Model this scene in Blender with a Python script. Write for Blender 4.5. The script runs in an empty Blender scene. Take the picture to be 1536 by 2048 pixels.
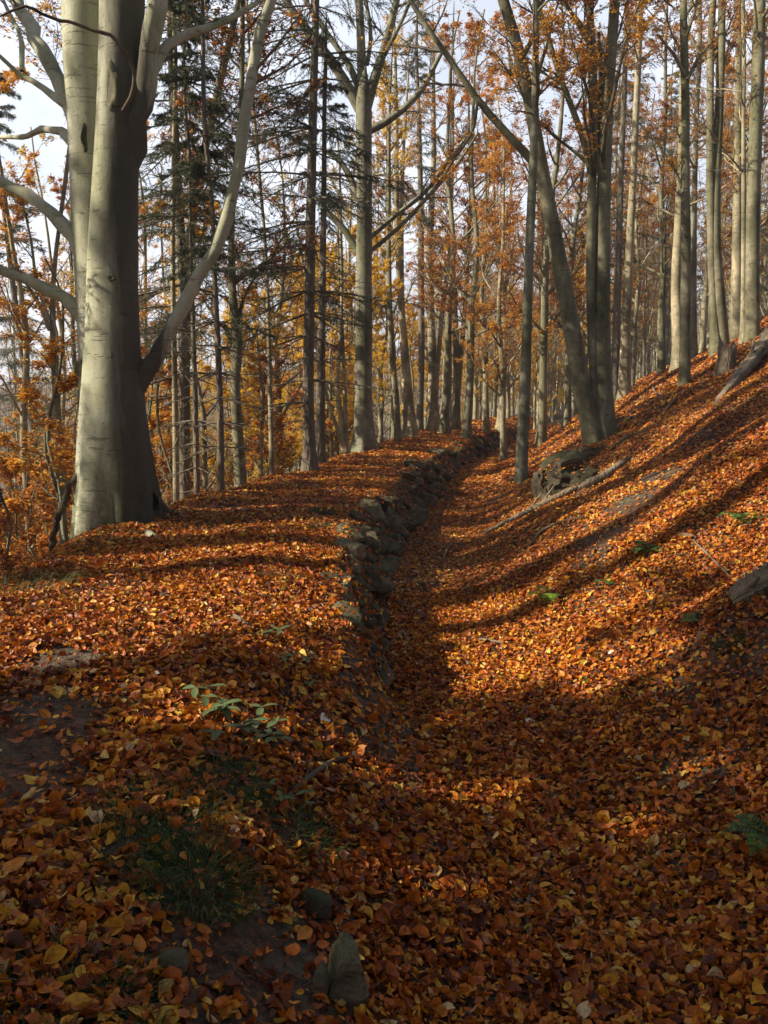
import bpy, math, random
import numpy as np
from mathutils import Vector

# ---------------------------------------------------------------- camera, sky, sun, exposure
scene = bpy.context.scene
COL = scene.collection
CAM_Z = 1.5
PITCH = math.radians(7.8)
FPX = 1704.0                      # focal length in pixels of the 1536 x 2048 photograph
cam_data = bpy.data.cameras.new("camera")
cam = bpy.data.objects.new("camera", cam_data)
COL.objects.link(cam)
cam_data.sensor_fit = 'VERTICAL'
cam_data.sensor_height = 24.0
cam_data.lens = FPX / 2048 * 24.0
cam_data.clip_start = 0.05
cam_data.clip_end = 3000
cam.location = (0, 0, CAM_Z)
cam.rotation_euler = (math.pi / 2 - PITCH, 0, 0)
scene.camera = cam

SUN_EL = math.radians(35)
SUN_AZ = math.radians(193)      # direction towards the sun, counter-clockwise from +X
SUN = np.array([math.cos(SUN_EL) * math.cos(SUN_AZ), math.cos(SUN_EL) * math.sin(SUN_AZ), math.sin(SUN_EL)])
world = bpy.data.worlds.new("World")
scene.world = world
world.use_nodes = True
wn, wl = world.node_tree.nodes, world.node_tree.links
wn.clear()
w_out = wn.new('ShaderNodeOutputWorld')
w_bg = wn.new('ShaderNodeBackground')
w_sky = wn.new('ShaderNodeTexSky')
w_sky.sky_type = 'NISHITA'
w_sky.sun_disc = False
w_sky.sun_elevation = SUN_EL
w_sky.sun_rotation = math.radians(90) - SUN_AZ + 2 * math.pi
w_sky.dust_density = 1.5
# thin white cloud over the sky
w_tc = wn.new('ShaderNodeTexCoord')
w_noise = wn.new('ShaderNodeTexNoise')
w_noise.inputs['Scale'].default_value = 3.0
w_noise.inputs['Detail'].default_value = 5
w_noise.inputs['Roughness'].default_value = 0.6
w_map = wn.new('ShaderNodeMapping')
w_map.inputs['Scale'].default_value = (1, 1, 2.2)
w_rmp = wn.new('ShaderNodeValToRGB')
w_rmp.color_ramp.elements[0].position = 0.38
w_rmp.color_ramp.elements[0].color = (0.58, 0.58, 0.58, 1)
w_rmp.color_ramp.elements[1].position = 0.62
w_rmp.color_ramp.elements[1].color = (1, 1, 1, 1)
w_mix = wn.new('ShaderNodeMix')
w_mix.data_type = 'RGBA'
w_mix.inputs[7].default_value = (10.6, 11.4, 13.0, 1)
wl.new(w_tc.outputs['Generated'], w_map.inputs['Vector'])
wl.new(w_map.outputs[0], w_noise.inputs['Vector'])
wl.new(w_noise.outputs[0], w_rmp.inputs[0])
w_sep = wn.new('ShaderNodeSeparateXYZ')
w_hi = wn.new('ShaderNodeMapRange')          # cloud thinned towards the zenith, above the view, to lower ambient light
w_hi.interpolation_type = 'SMOOTHSTEP'
w_hi.inputs[1].default_value = 0.50
w_hi.inputs[2].default_value = 0.85
w_hi.inputs[3].default_value = 1.0
w_hi.inputs[4].default_value = 0.08
w_mul = wn.new('ShaderNodeMath')
w_mul.operation = 'MULTIPLY'
wl.new(w_tc.outputs['Generated'], w_sep.inputs[0])
wl.new(w_sep.outputs[2], w_hi.inputs[0])
wl.new(w_rmp.outputs[0], w_mul.inputs[0])
wl.new(w_hi.outputs[0], w_mul.inputs[1])
w_fr = wn.new('ShaderNodeMapRange')          # cloud kept to the view ahead; unseen sky made darker to cut fill light
w_fr.interpolation_type = 'SMOOTHSTEP'
w_fr.inputs[1].default_value = -0.05
w_fr.inputs[2].default_value = 0.45
w_fr.inputs[3].default_value = 0.03
w_fr.inputs[4].default_value = 1.0
wl.new(w_sep.outputs[1], w_fr.inputs[0])
w_mul2 = wn.new('ShaderNodeMath')
w_mul2.operation = 'MULTIPLY'
wl.new(w_mul.outputs[0], w_mul2.inputs[0])
wl.new(w_fr.outputs[0], w_mul2.inputs[1])
wl.new(w_mul2.outputs[0], w_mix.inputs[0])
wl.new(w_sky.outputs[0], w_mix.inputs[6])
wl.new(w_mix.outputs[2], w_bg.inputs[0])
w_bg.inputs[1].default_value = 0.052
wl.new(w_bg.outputs[0], w_out.inputs[0])

sun_data = bpy.data.lights.new("sun", 'SUN')
sun_data.energy = 5.0
sun_data.angle = math.radians(0.7)
sun_data.color = (1.0, 0.87, 0.68)
sun = bpy.data.objects.new("sun", sun_data)
COL.objects.link(sun)
sun.location = (-30, -15, 30)
sun.rotation_euler = Vector(-SUN).to_track_quat('-Z', 'Y').to_euler()

scene.view_settings.view_transform = 'Standard'
scene.view_settings.look = 'None'
scene.view_settings.exposure = 1.16
scene.view_settings.gamma = 1.0

# ---------------------------------------------------------------- small maths
CP, SP = math.cos(PITCH), math.sin(PITCH)

def ray(u, v):
    a = (u - 768) / FPX
    s = (1024 - v) / FPX
    return np.array([a, CP + SP * s, -SP + CP * s])

def at_y(u, v, Y):
    d = ray(u, v)
    return np.array([0, 0, CAM_Z]) + d * (Y / d[1])

def smooth(x, a, b):
    t = np.clip((x - a) / (b - a), 0, 1)
    return t * t * (3 - 2 * t)

_EY = np.array([-40, 0, 2.4, 4.5, 7.5, 10.7, 16, 26, 37, 47, 80, 150, 700.])
_EX = np.array([0.6, -0.02, -0.10, -0.10, -0.36, -0.26, 0.38, 2.0, 4.7, 7.2, 17, 42, 230.])
_LY = np.array([-40, 0, 6.3, 8.5, 11.6, 16.6, 22.5, 34.6, 47, 80, 150, 700.])
_LX = np.array([-2.6, -2.75, -2.95, -3.15, -2.9, -1.75, -0.9, 1.3, 3.8, 14, 39, 227.])

def _spl(y, X, Y):
    # smoothed linear interpolation
    return (np.interp(y - .8, X, Y) + np.interp(y, X, Y) + np.interp(y + .8, X, Y)) / 3

def edge_x(y):
    return _spl(np.asarray(y, float), _EY, _EX)

def left_x(y):
    return _spl(np.asarray(y, float), _LY, _LX)

def bumps(x, y):
    return (0.035 * np.sin(1.9 * x + 0.7 * y + 1) * np.sin(1.3 * y - .6 * x) + 0.022 * np.sin(4.1 * x + 1.1) * np.sin(3.7 * y + 2 * np.sin(x))
            + 0.012 * np.sin(9.3 * x + 3 * np.sin(2.1 * y)) * np.sin(8.1 * y + 1.7))

def ground(x, y):
    x = np.asarray(x, float); y = np.asarray(y, float)
    d = x - edge_x(y)
    l = x - left_x(y)
    near = 1 - smooth(y, 3.8, 6.0)
    far = smooth(y, 40, 54)
    # the ditch on the right of the edge
    soft = np.maximum(near, far * .7)
    drop = (1 - soft) * smooth(d, -0.12, 0.34) + soft * smooth(d, -0.95, 0.75)
    depth = 0.54 + 0.12 * smooth(y, 5, 7) - 0.2 * smooth(y, 40, 60)
    z = -depth * drop - 0.07 * smooth(d, -0.9, 0.0)
    # hillside on the far side of the ditch
    s = np.maximum(d - 1.1, 0)
    rise = 0.57 * (np.sqrt(s * s + 0.45) - 0.671)
    crest = 9.5 + 2.5 * np.sin(y * .11)
    over = np.maximum(d - crest, 0)
    rise = rise - 0.50 * over + 0.0 * over
    z = z + rise
    z = z + 0.10 * np.sin(1.1 * y + d * .8) * smooth(d, 1.8, 4) + 0.07 * np.sin(2.3 * y - 1.9 * d) * smooth(d, 1.8, 4)
    # falling away on the left into the valley
    k = np.maximum(-l + 0.15, 0)
    fall = 0.66 * (np.sqrt(k * k + 0.16) - 0.4)
    fall = np.minimum(fall, 9 + 0.10 * np.maximum(k - 14.2, 0))
    fall = np.minimum(fall, 17)
    z = z - fall
    R = np.hypot(x, y)
    z = z + 46 * smooth(R, 170, 560) * (0.75 + .25 * np.sin(np.arctan2(y, x) * 5 + 1))
    # gentle noise
    b = bumps(x, y)
    return z + b * (0.6 + 0.8 * smooth(np.abs(d), 0.8, 2.5))

def normal(x, y, e=0.05):
    gx = (ground(x + e, y) - ground(x - e, y)) / (2 * e)
    gy = (ground(x, y + e) - ground(x, y - e)) / (2 * e)
    n = np.stack([-gx, -gy, np.ones_like(gx)], -1)
    return n / np.linalg.norm(n, axis=-1, keepdims=True)

_T = np.concatenate([np.arange(1.2, 12, .01), np.arange(12, 60, .05), np.arange(60, 300, .5)])

def hit(u, v):
    d = ray(u, v)
    P = d[None] * _T[:, None] + np.array([0, 0, CAM_Z])
    below = P[:, 2] < ground(P[:, 0], P[:, 1])
    i = int(np.argmax(below)) if below.any() else len(_T) - 1
    p = P[i].copy()
    p[2] = ground(p[0], p[1])
    return p

# ---------------------------------------------------------------- mesh builder
class MB:
    def __init__(self):
        self.v, self.f, self.n = [], [], 0

    def add(self, verts, faces, mat=0, smooth_=True):
        verts = np.asarray(verts, np.float32).reshape(-1, 3)
        for F in (faces if isinstance(faces, list) else [faces]):
            F = np.asarray(F, np.int64)
            self.f.append((F + self.n, mat, smooth_))
        self.v.append(verts)
        self.n += len(verts)

    def build(self, name, mats, parent=None, origin=(0, 0, 0)):
        me = bpy.data.meshes.new(name)
        V = np.concatenate(self.v) - np.asarray(origin, np.float32)
        me.vertices.add(len(V))
        me.vertices.foreach_set('co', V.astype(np.float32).ravel())
        loops = np.concatenate([F.ravel() for F, m, s in self.f])
        tot = np.concatenate([np.full(len(F), F.shape[1]) for F, m, s in self.f])
        start = np.concatenate([[0], np.cumsum(tot)[:-1]])
        me.loops.add(len(loops))
        me.loops.foreach_set('vertex_index', loops.astype(np.int32))
        me.polygons.add(len(tot))
        me.polygons.foreach_set('loop_start', start.astype(np.int32))
        mi = np.concatenate([np.full(len(F), m) for F, m, s in self.f])
        sm = np.concatenate([np.full(len(F), s) for F, m, s in self.f])
        me.polygons.foreach_set('material_index', mi.astype(np.int32))
        me.polygons.foreach_set('use_smooth', sm.astype(bool))
        for m in (mats if isinstance(mats, (list, tuple)) else [mats]):
            me.materials.append(m)
        me.update(calc_edges=True)
        o = bpy.data.objects.new(name, me)
        COL.objects.link(o)
        if parent is not None:
            o.parent = parent
        else:
            o.location = origin
        return o

def tag(o, label=None, cat=None, group=None, kind=None):
    if label: o['label'] = label
    if cat: o['category'] = cat
    if group: o['group'] = group
    if kind: o['kind'] = kind
    return o

def empty(name, loc, rz=0):
    o = bpy.data.objects.new(name, None)
    o.empty_display_size = .2
    COL.objects.link(o)
    o.location = loc
    o.rotation_euler = (0, 0, rz)
    return o

def copy_tree(root):
    c = root.copy()
    COL.objects.link(c)
    for ch in root.children:
        k = ch.copy()
        COL.objects.link(k)
        k.parent = c
    return c

def unit(a):
    return a / np.maximum(np.linalg.norm(a, axis=-1, keepdims=True), 1e-9)

def tubes(mb, P, R, sides, mat=0, mod=None):
    """P [n,k,3], R [n,k] -> n tubes in one go; MOD [n,k,sides] scales the radius."""
    P = np.asarray(P, float); R = np.asarray(R, float)
    n, k = R.shape
    if n == 0: return
    T = np.empty_like(P)
    T[:, 1:-1] = P[:, 2:] - P[:, :-2]
    T[:, 0] = P[:, 1] - P[:, 0]
    T[:, -1] = P[:, -1] - P[:, -2]
    T = unit(T)
    ax = np.argmin(np.abs(P[:, -1] - P[:, 0]), axis=1)
    ref = np.eye(3)[ax][:, None, :]
    A = unit(np.cross(T, np.broadcast_to(ref, T.shape)))
    B = np.cross(T, A)
    th = np.arange(sides) / sides * 2 * np.pi
    rr = R[:, :, None] * (mod if mod is not None else np.ones((1, 1, sides)))
    V = P[:, :, None] + rr[..., None] * (A[:, :, None] * np.cos(th)[:, None] + B[:, :, None] * np.sin(th)[:, None])
    i = np.arange(n)[:, None, None] * k * sides
    j = np.arange(k - 1)[None, :, None] * sides
    s = np.arange(sides)[None, None, :]
    s2 = (s + 1) % sides
    q = np.stack([i + j + s, i + j + s2, i + j + sides + s2, i + j + sides + s], -1).reshape(-1, 4)
    mb.add(V.reshape(-1, 3), q, mat)

def resample(P, k, it=2):
    P = np.asarray(P, float)
    seg = np.concatenate([[0], np.cumsum(np.linalg.norm(np.diff(P[:, :3], axis=0), axis=1))])
    t = np.linspace(0, seg[-1], k)
    Q = np.stack([np.interp(t, seg, P[:, c]) for c in range(P.shape[1])], 1)
    for _ in range(it):
        Q[1:-1] = .25 * Q[:-2] + .5 * Q[1:-1] + .25 * Q[2:]
    return Q

def spawn(g, P, R, m, t0, t1, L, ang, k, ratio, up, wig, flat=0.0, taper=.85, rmin=.0025):
    """m children on each of the n parent lines."""
    n, kk = R.shape
    t = np.sort(g.uniform(t0, t1, (n, m)), 1)
    f = t * (kk - 1)
    i = np.minimum(f.astype(int), kk - 2)
    w = (f - i)[..., None]
    r = np.arange(n)[:, None]
    base = P[r, i] * (1 - w) + P[r, i + 1] * w
    rad = R[r, i] * (1 - w[..., 0]) + R[r, i + 1] * w[..., 0]
    d = unit(P[r, i + 1] - P[r, i])
    v = g.normal(size=(n, m, 3))
    v[..., 2] *= (1 - flat)
    v = unit(v - (v * d).sum(-1, keepdims=True) * d)
    a = np.radians(ang + g.normal(0, 10, (n, m, 1)))
    D = np.cos(a) * d + np.sin(a) * v
    D[..., 2] *= (1 - .6 * flat)
    D = unit(D)
    plen = np.linalg.norm(np.diff(P, axis=1), axis=-1).sum(1)[:, None]
    LL = (L if L > 0 else -L * plen) * (1 - .62 * t) * g.uniform(.55, 1.25, (n, m))
    step = (LL / (k - 1))[..., None]
    pts = [base]
    for q in range(k - 1):
        D = unit(D + wig * g.normal(size=D.shape) + np.array([0, 0, up]))
        pts.append(pts[-1] + D * step)
    C = np.stack(pts, 2).reshape(n * m, k, 3)
    r0 = np.minimum(rad * ratio, LL * .022 + .002).reshape(-1, 1)
    CR = np.maximum(r0 * (1 - taper * np.linspace(0, 1, k)[None] ** .9), rmin)
    return C, CR

def leaf_faces(mb, g, pos, size, mat=0, upbias=.8, aspect=.62, fold=.18, droop=0.0):
    """two triangles folded on the midrib."""
    n = len(pos)
    if n == 0: return
    N = g.normal(size=(n, 3)); N[:, 2] = np.abs(N[:, 2]) + upbias
    N = unit(N)
    D = g.normal(size=(n, 3)); D[:, 2] -= droop
    D = unit(D - (D * N).sum(1, keepdims=True) * N)
    S = np.cross(N, D)
    sz = (size * g.uniform(.7, 1.3, n))[:, None]
    w = sz * aspect * .5
    V = np.stack([pos, pos + D * sz * .45 + S * w + N * w * fold * 2, pos + D * sz, pos + D * sz * .45 - S * w + N * w * fold * 2], 1)
    b = np.arange(n)[:, None] * 4
    mb.add(V.reshape(-1, 3), np.concatenate([b + [0, 1, 2], b + [0, 2, 3]], 1).reshape(-1, 3), mat, False)

def along(g, P, m, t0=0., t1=1., jit=.03):
    n, k = P.shape[:2]
    f = g.uniform(t0, t1, (n, m)) * (k - 1)
    i = np.minimum(f.astype(int), k - 2)
    w = (f - i)[..., None]
    r = np.arange(n)[:, None]
    Q = (P[r, i] * (1 - w) + P[r, i + 1] * w).reshape(-1, 3)
    return Q + g.normal(0, jit, Q.shape)

def needles(mb, g, P, m, length, width, mat, t0=.05):
    n, k = P.shape[:2]
    Q = along(g, P, m, t0, 1, .004)
    ax = np.repeat(unit(P[:, -1] - P[:, 0]), m, 0)
    D = unit(ax * .7 + g.normal(0, .75, Q.shape) + np.array([0, 0, -.12]))
    S = unit(np.cross(D, g.normal(size=Q.shape)))
    L = (length * g.uniform(.6, 1.2, len(Q)))[:, None]
    V = np.stack([Q - S * width, Q + S * width, Q + D * L], 1)
    mb.add(V.reshape(-1, 3), np.arange(len(Q) * 3).reshape(-1, 3), mat, False)

# ---------------------------------------------------------------- materials
class NT:
    def __init__(self, name):
        self.m = bpy.data.materials.new(name)
        self.m.use_nodes = True
        self.t = self.m.node_tree
        self.t.nodes.clear()
        self.out = self.t.nodes.new('ShaderNodeOutputMaterial')

    def n(self, kind, **kw):
        x = self.t.nodes.new('ShaderNode' + kind)
        for k, v in kw.items():
            if k in x.inputs.keys(): x.inputs[k].default_value = v
            else: setattr(x, k, v)
        return x

    def l(self, a, b):
        self.t.links.new(a, b)

    def ramp(self, fac, stops, mode='LINEAR'):
        r = self.n('ValToRGB')
        cr = r.color_ramp
        cr.interpolation = mode
        while len(cr.elements) < len(stops): cr.elements.new(.5)
        for e, (p, c) in zip(cr.elements, stops):
            e.position = p
            e.color = (*c, 1) if len(c) == 3 else c
        self.l(fac, r.inputs[0])
        return r.outputs[0]

    def noise(self, vec, scale, detail=4, rough=.55, mapping=None, loc=(0, 0, 0)):
        if mapping or loc != (0, 0, 0):
            mp = self.n('Mapping')
            mp.inputs['Scale'].default_value = mapping or (1, 1, 1)
            mp.inputs['Location'].default_value = loc
            self.l(vec, mp.inputs['Vector'])
            vec = mp.outputs[0]
        x = self.n('TexNoise', Scale=scale, Detail=detail, Roughness=rough)
        self.l(vec, x.inputs['Vector'])
        return x.outputs[0]

    def mix(self, fac, a, b, blend='MIX'):
        x = self.n('Mix', data_type='RGBA', blend_type=blend)
        for sock, val in ((0, fac), (6, a), (7, b)):
            if isinstance(val, (tuple, list)): x.inputs[sock].default_value = (*val, 1)
            elif isinstance(val, (int, float)): x.inputs[sock].default_value = val
            else: self.l(val, x.inputs[sock])
        return x.outputs[2]

    def math(self, op, a, b=0.0):
        x = self.n('Math', operation=op)
        for s, v in ((0, a), (1, b)):
            if isinstance(v, (int, float)): x.inputs[s].default_value = v
            else: self.l(v, x.inputs[s])
        return x.outputs[0]

    def surf(self, color, rough=.8, bump=None, strength=.3, dist=.02, spec=.3):
        b = self.n('BsdfPrincipled', Roughness=rough)
        b.inputs['Specular IOR Level'].default_value = spec
        if isinstance(color, (tuple, list)): b.inputs['Base Color'].default_value = (*color, 1)
        else: self.l(color, b.inputs['Base Color'])
        if bump is not None:
            x = self.n('Bump', Strength=strength, Distance=dist)
            self.l(bump, x.inputs['Height'])
            self.l(x.outputs[0], b.inputs['Normal'])
        self.l(b.outputs[0], self.out.inputs[0])
        return b

def leaf_material(name, stops, trans=.35, rough=.55, spec=.25, patch=None, patch_scale=.5, brown=None):
    t = NT(name)
    geo = t.n('NewGeometry')
    c = t.ramp(geo.outputs['Random Per Island'], stops)
    tc = t.n('TexCoord')
    if patch:
        f = t.ramp(t.noise(tc.outputs['Object'], patch_scale, 3), [(.42, (0, 0, 0)), (.62, (1, 1, 1))])
        c = t.mix(f, c, t.mix(.75, c, patch, 'MULTIPLY'))
    if brown:
        f = t.ramp(t.noise(tc.outputs['Object'], 38, 4, .7), [(.45, (0, 0, 0)), (.7, (1, 1, 1))])
        c = t.mix(t.math('MULTIPLY', f, .55), c, brown)
    b = t.n('BsdfPrincipled', Roughness=rough)
    b.inputs['Specular IOR Level'].default_value = spec
    t.l(c, b.inputs['Base Color'])
    tr = t.n('BsdfTranslucent')
    t.l(c, tr.inputs['Color'])
    mx = t.n('MixShader')
    mx.inputs[0].default_value = trans
    t.l(b.outputs[0], mx.inputs[1])
    t.l(tr.outputs[0], mx.inputs[2])
    t.l(mx.outputs[0], t.out.inputs[0])
    return t.m

def bark_material(name, dark, mid, pale, green, moss=.5, rings=1.0, scale=1.0, rough_bark=0.0, foot=None, blotch=1.0):
    t = NT(name)
    tc = t.n('TexCoord')
    V = tc.outputs['Object']
    big = t.noise(V, 1.3 * scale, 4, .6, (1, 1, .35))
    c = t.ramp(big, [(.30, tuple(blotch * a + (1 - blotch) * b for a, b in zip(dark, mid))), (.42, mid), (.54, pale), (.68, mid), (.80, tuple(blotch * a + (1 - blotch) * b for a, b in zip(dark, mid)))])
    fine = t.noise(V, 9 * scale, 6, .7, (1, 1, .8))
    c = t.mix(t.ramp(fine, [(.46, (0, 0, 0)), (.74, (.3 + .35 * blotch,) * 3)]), c, dark)
    gr = t.noise(V, 2.2 * scale, 5, .65, (1, 1, .25), (3, 7, 2))
    c = t.mix(t.math('MULTIPLY', t.ramp(gr, [(.4, (0, 0, 0)), (.68, (1, 1, 1))]), moss), c, green)
    if foot:      # algae and dirt low on the trunk, rain streaks above
        sx = t.n('SeparateXYZ'); t.l(V, sx.inputs[0])
        lo = t.n('MapRange'); lo.inputs[1].default_value = 1.5; lo.inputs[2].default_value = -.1; lo.inputs[3].default_value = 0; lo.inputs[4].default_value = 1
        t.l(sx.outputs[2], lo.inputs[0])
        f = t.math('MULTIPLY', lo.outputs[0], t.ramp(t.noise(V, 6, 6, .7), [(.38, (.15, .15, .15)), (.6, (1, 1, 1))]))
        c = t.mix(f, c, foot)
        stv = t.noise(V, 4.0, 5, .7, (2.2, 2.2, .12), (5, 1, 0))
        c = t.mix(t.math('MULTIPLY', t.ramp(stv, [(.52, (0, 0, 0)), (.66, (1, 1, 1))]), .6), c, mid)
        sy = t.math('ADD', t.math('MULTIPLY', t.noise(V, 2.4, 6, .72, (1.6, 1.6, .22), (9, 4, 1)), .55), sx.outputs[0])   # wet stem-flow, deepened with shade painted into the trunk's unlit side
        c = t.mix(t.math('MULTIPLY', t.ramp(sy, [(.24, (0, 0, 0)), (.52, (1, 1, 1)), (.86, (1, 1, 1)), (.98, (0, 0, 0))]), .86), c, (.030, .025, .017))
        dots = t.noise(V, 26, 3, .6, (1, 1, .9), (2, 2, 8))
        c = t.mix(t.math('MULTIPLY', t.ramp(dots, [(.62, (0, 0, 0)), (.68, (1, 1, 1))]), .55), c, dark)
    # short horizontal creases
    ring = t.noise(V, 3.2 * scale, 3, .6, (1.1, 1.1, 9), (1, 2, 5))
    rf = t.ramp(ring, [(.60, (0, 0, 0)), (.68, (1, 1, 1))])
    c = t.mix(t.math('MULTIPLY', rf, .55 * rings), c, dark)
    h = t.math('ADD', t.math('MULTIPLY', fine, .6), t.math('MULTIPLY', rf, -.5 * rings))
    if rough_bark:
        vor = t.n('TexVoronoi', Scale=16 * scale)
        mp = t.n('Mapping'); mp.inputs['Scale'].default_value = (1, 1, .3)
        t.l(V, mp.inputs['Vector']); t.l(mp.outputs[0], vor.inputs['Vector'])
        h = t.math('ADD', h, t.math('MULTIPLY', vor.outputs[0], 1.4))
        c = t.mix(t.ramp(vor.outputs[0], [(.1, (.0, .0, .0)), (.5, (rough_bark,) * 3)]), c, pale)
    t.surf(c, .85, h, .5, .03, .2)
    return t.m

M = {}
M['beech'] = bark_material('beech_bark', (.035, .032, .022), (.125, .120, .085), (.245, .24, .19), (.10, .115, .045), .6)
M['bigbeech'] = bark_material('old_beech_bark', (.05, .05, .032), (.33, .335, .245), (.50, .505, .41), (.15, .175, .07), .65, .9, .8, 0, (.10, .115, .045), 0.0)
M['scar'] = bark_material('bark_scar', (.02, .018, .012), (.085, .08, .05), (.17, .16, .11), (.08, .09, .035), .6, .5, 2.0)
M['paler'] = bark_material('pale_beech_bark', (.06, .052, .034), (.19, .168, .115), (.40, .35, .24), (.14, .145, .065), .5)
M['olive'] = bark_material('olive_beech_bark', (.028, .025, .016), (.115, .106, .068), (.24, .225, .155), (.10, .108, .045), .65)
M['spruce_bark'] = bark_material('spruce_bark', (.024, .020, .015), (.080, .066, .050), (.17, .145, .112), (.10, .105, .05), .45, .3, 1.4, .6)
M['twig'] = bark_material('twig_bark', (.03, .024, .018), (.10, .085, .065), (.19, .17, .135), (.09, .09, .05), .3, .3)
M['deadwood'] = bark_material('weathered_wood', (.04, .03, .02), (.13, .10, .07), (.22, .18, .13), (.11, .105, .05), .4, .2, 1.5, .2)
M['darkwood'] = bark_material('damp_wood', (.02, .014, .009), (.07, .05, .034), (.13, .10, .07), (.06, .06, .03), .4, .3, 1.5)

RUST = [(0, (.12, .030, .010)), (.3, (.30, .080, .016)), (.6, (.54, .19, .025)), (.85, (.66, .30, .035)), (1, (.70, .42, .06))]
M['rust'] = leaf_material('rust_beech_leaf', RUST, .5)
M['orange'] = leaf_material('orange_beech_leaf', [(0, (.34, .12, .018)), (.35, (.58, .24, .028)), (.7, (.72, .37, .045)), (1, (.76, .50, .08))], .55)
M['gold'] = leaf_material('golden_leaf', [(0, (.50, .29, .03)), (.5, (.72, .46, .045)), (1, (.82, .63, .08))], .55)
M['needle'] = leaf_material('spruce_needle', [(0, (.030, .042, .022)), (.5, (.070, .088, .046)), (1, (.14, .15, .08))], .25)
M['green'] = leaf_material('green_leaf', [(0, (.045, .085, .03)), (.5, (.085, .13, .05)), (1, (.15, .19, .08))], .3)
M['fern'] = leaf_material('fern_leaf', [(0, (.025, .055, .012)), (.5, (.055, .12, .02)), (1, (.11, .20, .035))], .35)
M['freshfern'] = leaf_material('fresh_fern_leaf', [(0, (.10, .20, .02)), (.5, (.18, .32, .04)), (1, (.28, .42, .07))], .45)
M['grass'] = leaf_material('grass_blade', [(0, (.02, .045, .012)), (.5, (.045, .085, .02)), (.85, (.09, .14, .035)), (1, (.25, .19, .07))], .3)
LITTER = [(0, (.060, .013, .003)), (.14, (.15, .032, .005)), (.36, (.36, .085, .008)), (.60, (.55, .155, .011)), (.80, (.64, .25, .017)),
          (.92, (.68, .38, .030)), (.975, (.70, .49, .08)), (1, (.60, .47, .29))]
M['litter'] = leaf_material('fallen_beech_leaf', LITTER, .18, .5, .35, (.60, .45, .36), .55, (.10, .030, .008))
M['yellow_leaf'] = leaf_material('yellow_maple_leaf', [(0, (.55, .36, .05)), (1, (.70, .55, .12))], .2, .5, .3, None, .5, (.30, .17, .04))
M['pale_leaf'] = leaf_material('pale_curled_leaf', [(0, (.62, .54, .40)), (1, (.75, .70, .58))], .2)

def ground_material():
    t = NT('leaf_covered_soil')
    tc = t.n('TexCoord')
    V = tc.outputs['Object']
    vor = t.n('TexVoronoi', Scale=75.0, Randomness=1.0)
    warp = t.n('TexNoise', Scale=9.0, Detail=3)
    t.l(V, warp.inputs['Vector'])
    mx = t.n('Mix', data_type='VECTOR')
    mx.inputs[0].default_value = .06
    t.l(V, mx.inputs[4]); t.l(warp.outputs[1], mx.inputs[5])
    t.l(mx.outputs[1], vor.inputs['Vector'])
    sep = t.n('SeparateColor')
    t.l(vor.outputs['Color'], sep.inputs[0])
    leaf = t.ramp(sep.outputs[0], [(0, (.012, .006, .004)), (.35, (.04, .013, .006)), (.65, (.075, .024, .009)), (.88, (.13, .042, .012)), (1, (.20, .08, .02))])
    soil = t.ramp(t.noise(V, 14, 6, .7), [(.3, (.016, .014, .009)), (.5, (.075, .064, .044)), (.75, (.17, .145, .105))])
    f = t.noise(V, 1.1, 5, .65)
    c = t.mix(t.ramp(f, [(.40, (.95, .95, .95)), (.54, (.35, .35, .35))]), leaf, soil)
    h = t.math('ADD', t.math('MULTIPLY', vor.outputs[0], .9), t.noise(V, 30, 4))
    t.surf(c, .9, h, .6, .02, .2)
    return t.m

def rock_material(name, pale, dark, moss, mossiness):
    t = NT(name)
    tc = t.n('TexCoord')
    V = tc.outputs['Object']
    a = t.noise(V, 6, 6, .7, (1, 1, 2.5))
    c = t.ramp(a, [(.3, dark), (.55, pale), (.8, dark)])
    sp = t.noise(V, 40, 4, .7)
    c = t.mix(t.ramp(sp, [(.5, (0, 0, 0)), (.75, (.6, .6, .6))]), c, dark)
    geo = t.n('NewGeometry')
    sx = t.n('SeparateXYZ')
    t.l(geo.outputs['Normal'], sx.inputs[0])
    up = t.math('ADD', t.math('MULTIPLY', sx.outputs[2], .35), t.noise(V, 7, 5, .7, None, (4, 1, 2)))
    c = t.mix(t.math('MULTIPLY', t.ramp(up, [(.5, (0, 0, 0)), (.72, (1, 1, 1))]), mossiness), c, moss)
    t.surf(c, .9, t.math('ADD', a, t.math('MULTIPLY', sp, .4)), .7, .03, .2)
    return t.m

M['ground'] = ground_material()
M['rock'] = rock_material('slaty_rock', (.16, .13, .09), (.036, .028, .018), (.036, .042, .014), .65)
M['palerock'] = rock_material('pale_lichen_rock', (.22, .19, .13), (.06, .048, .032), (.06, .07, .025), .6)
M['mossrock'] = rock_material('mossy_rock', (.085, .072, .05), (.018, .015, .010), (.028, .032, .011), .65)

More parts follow.
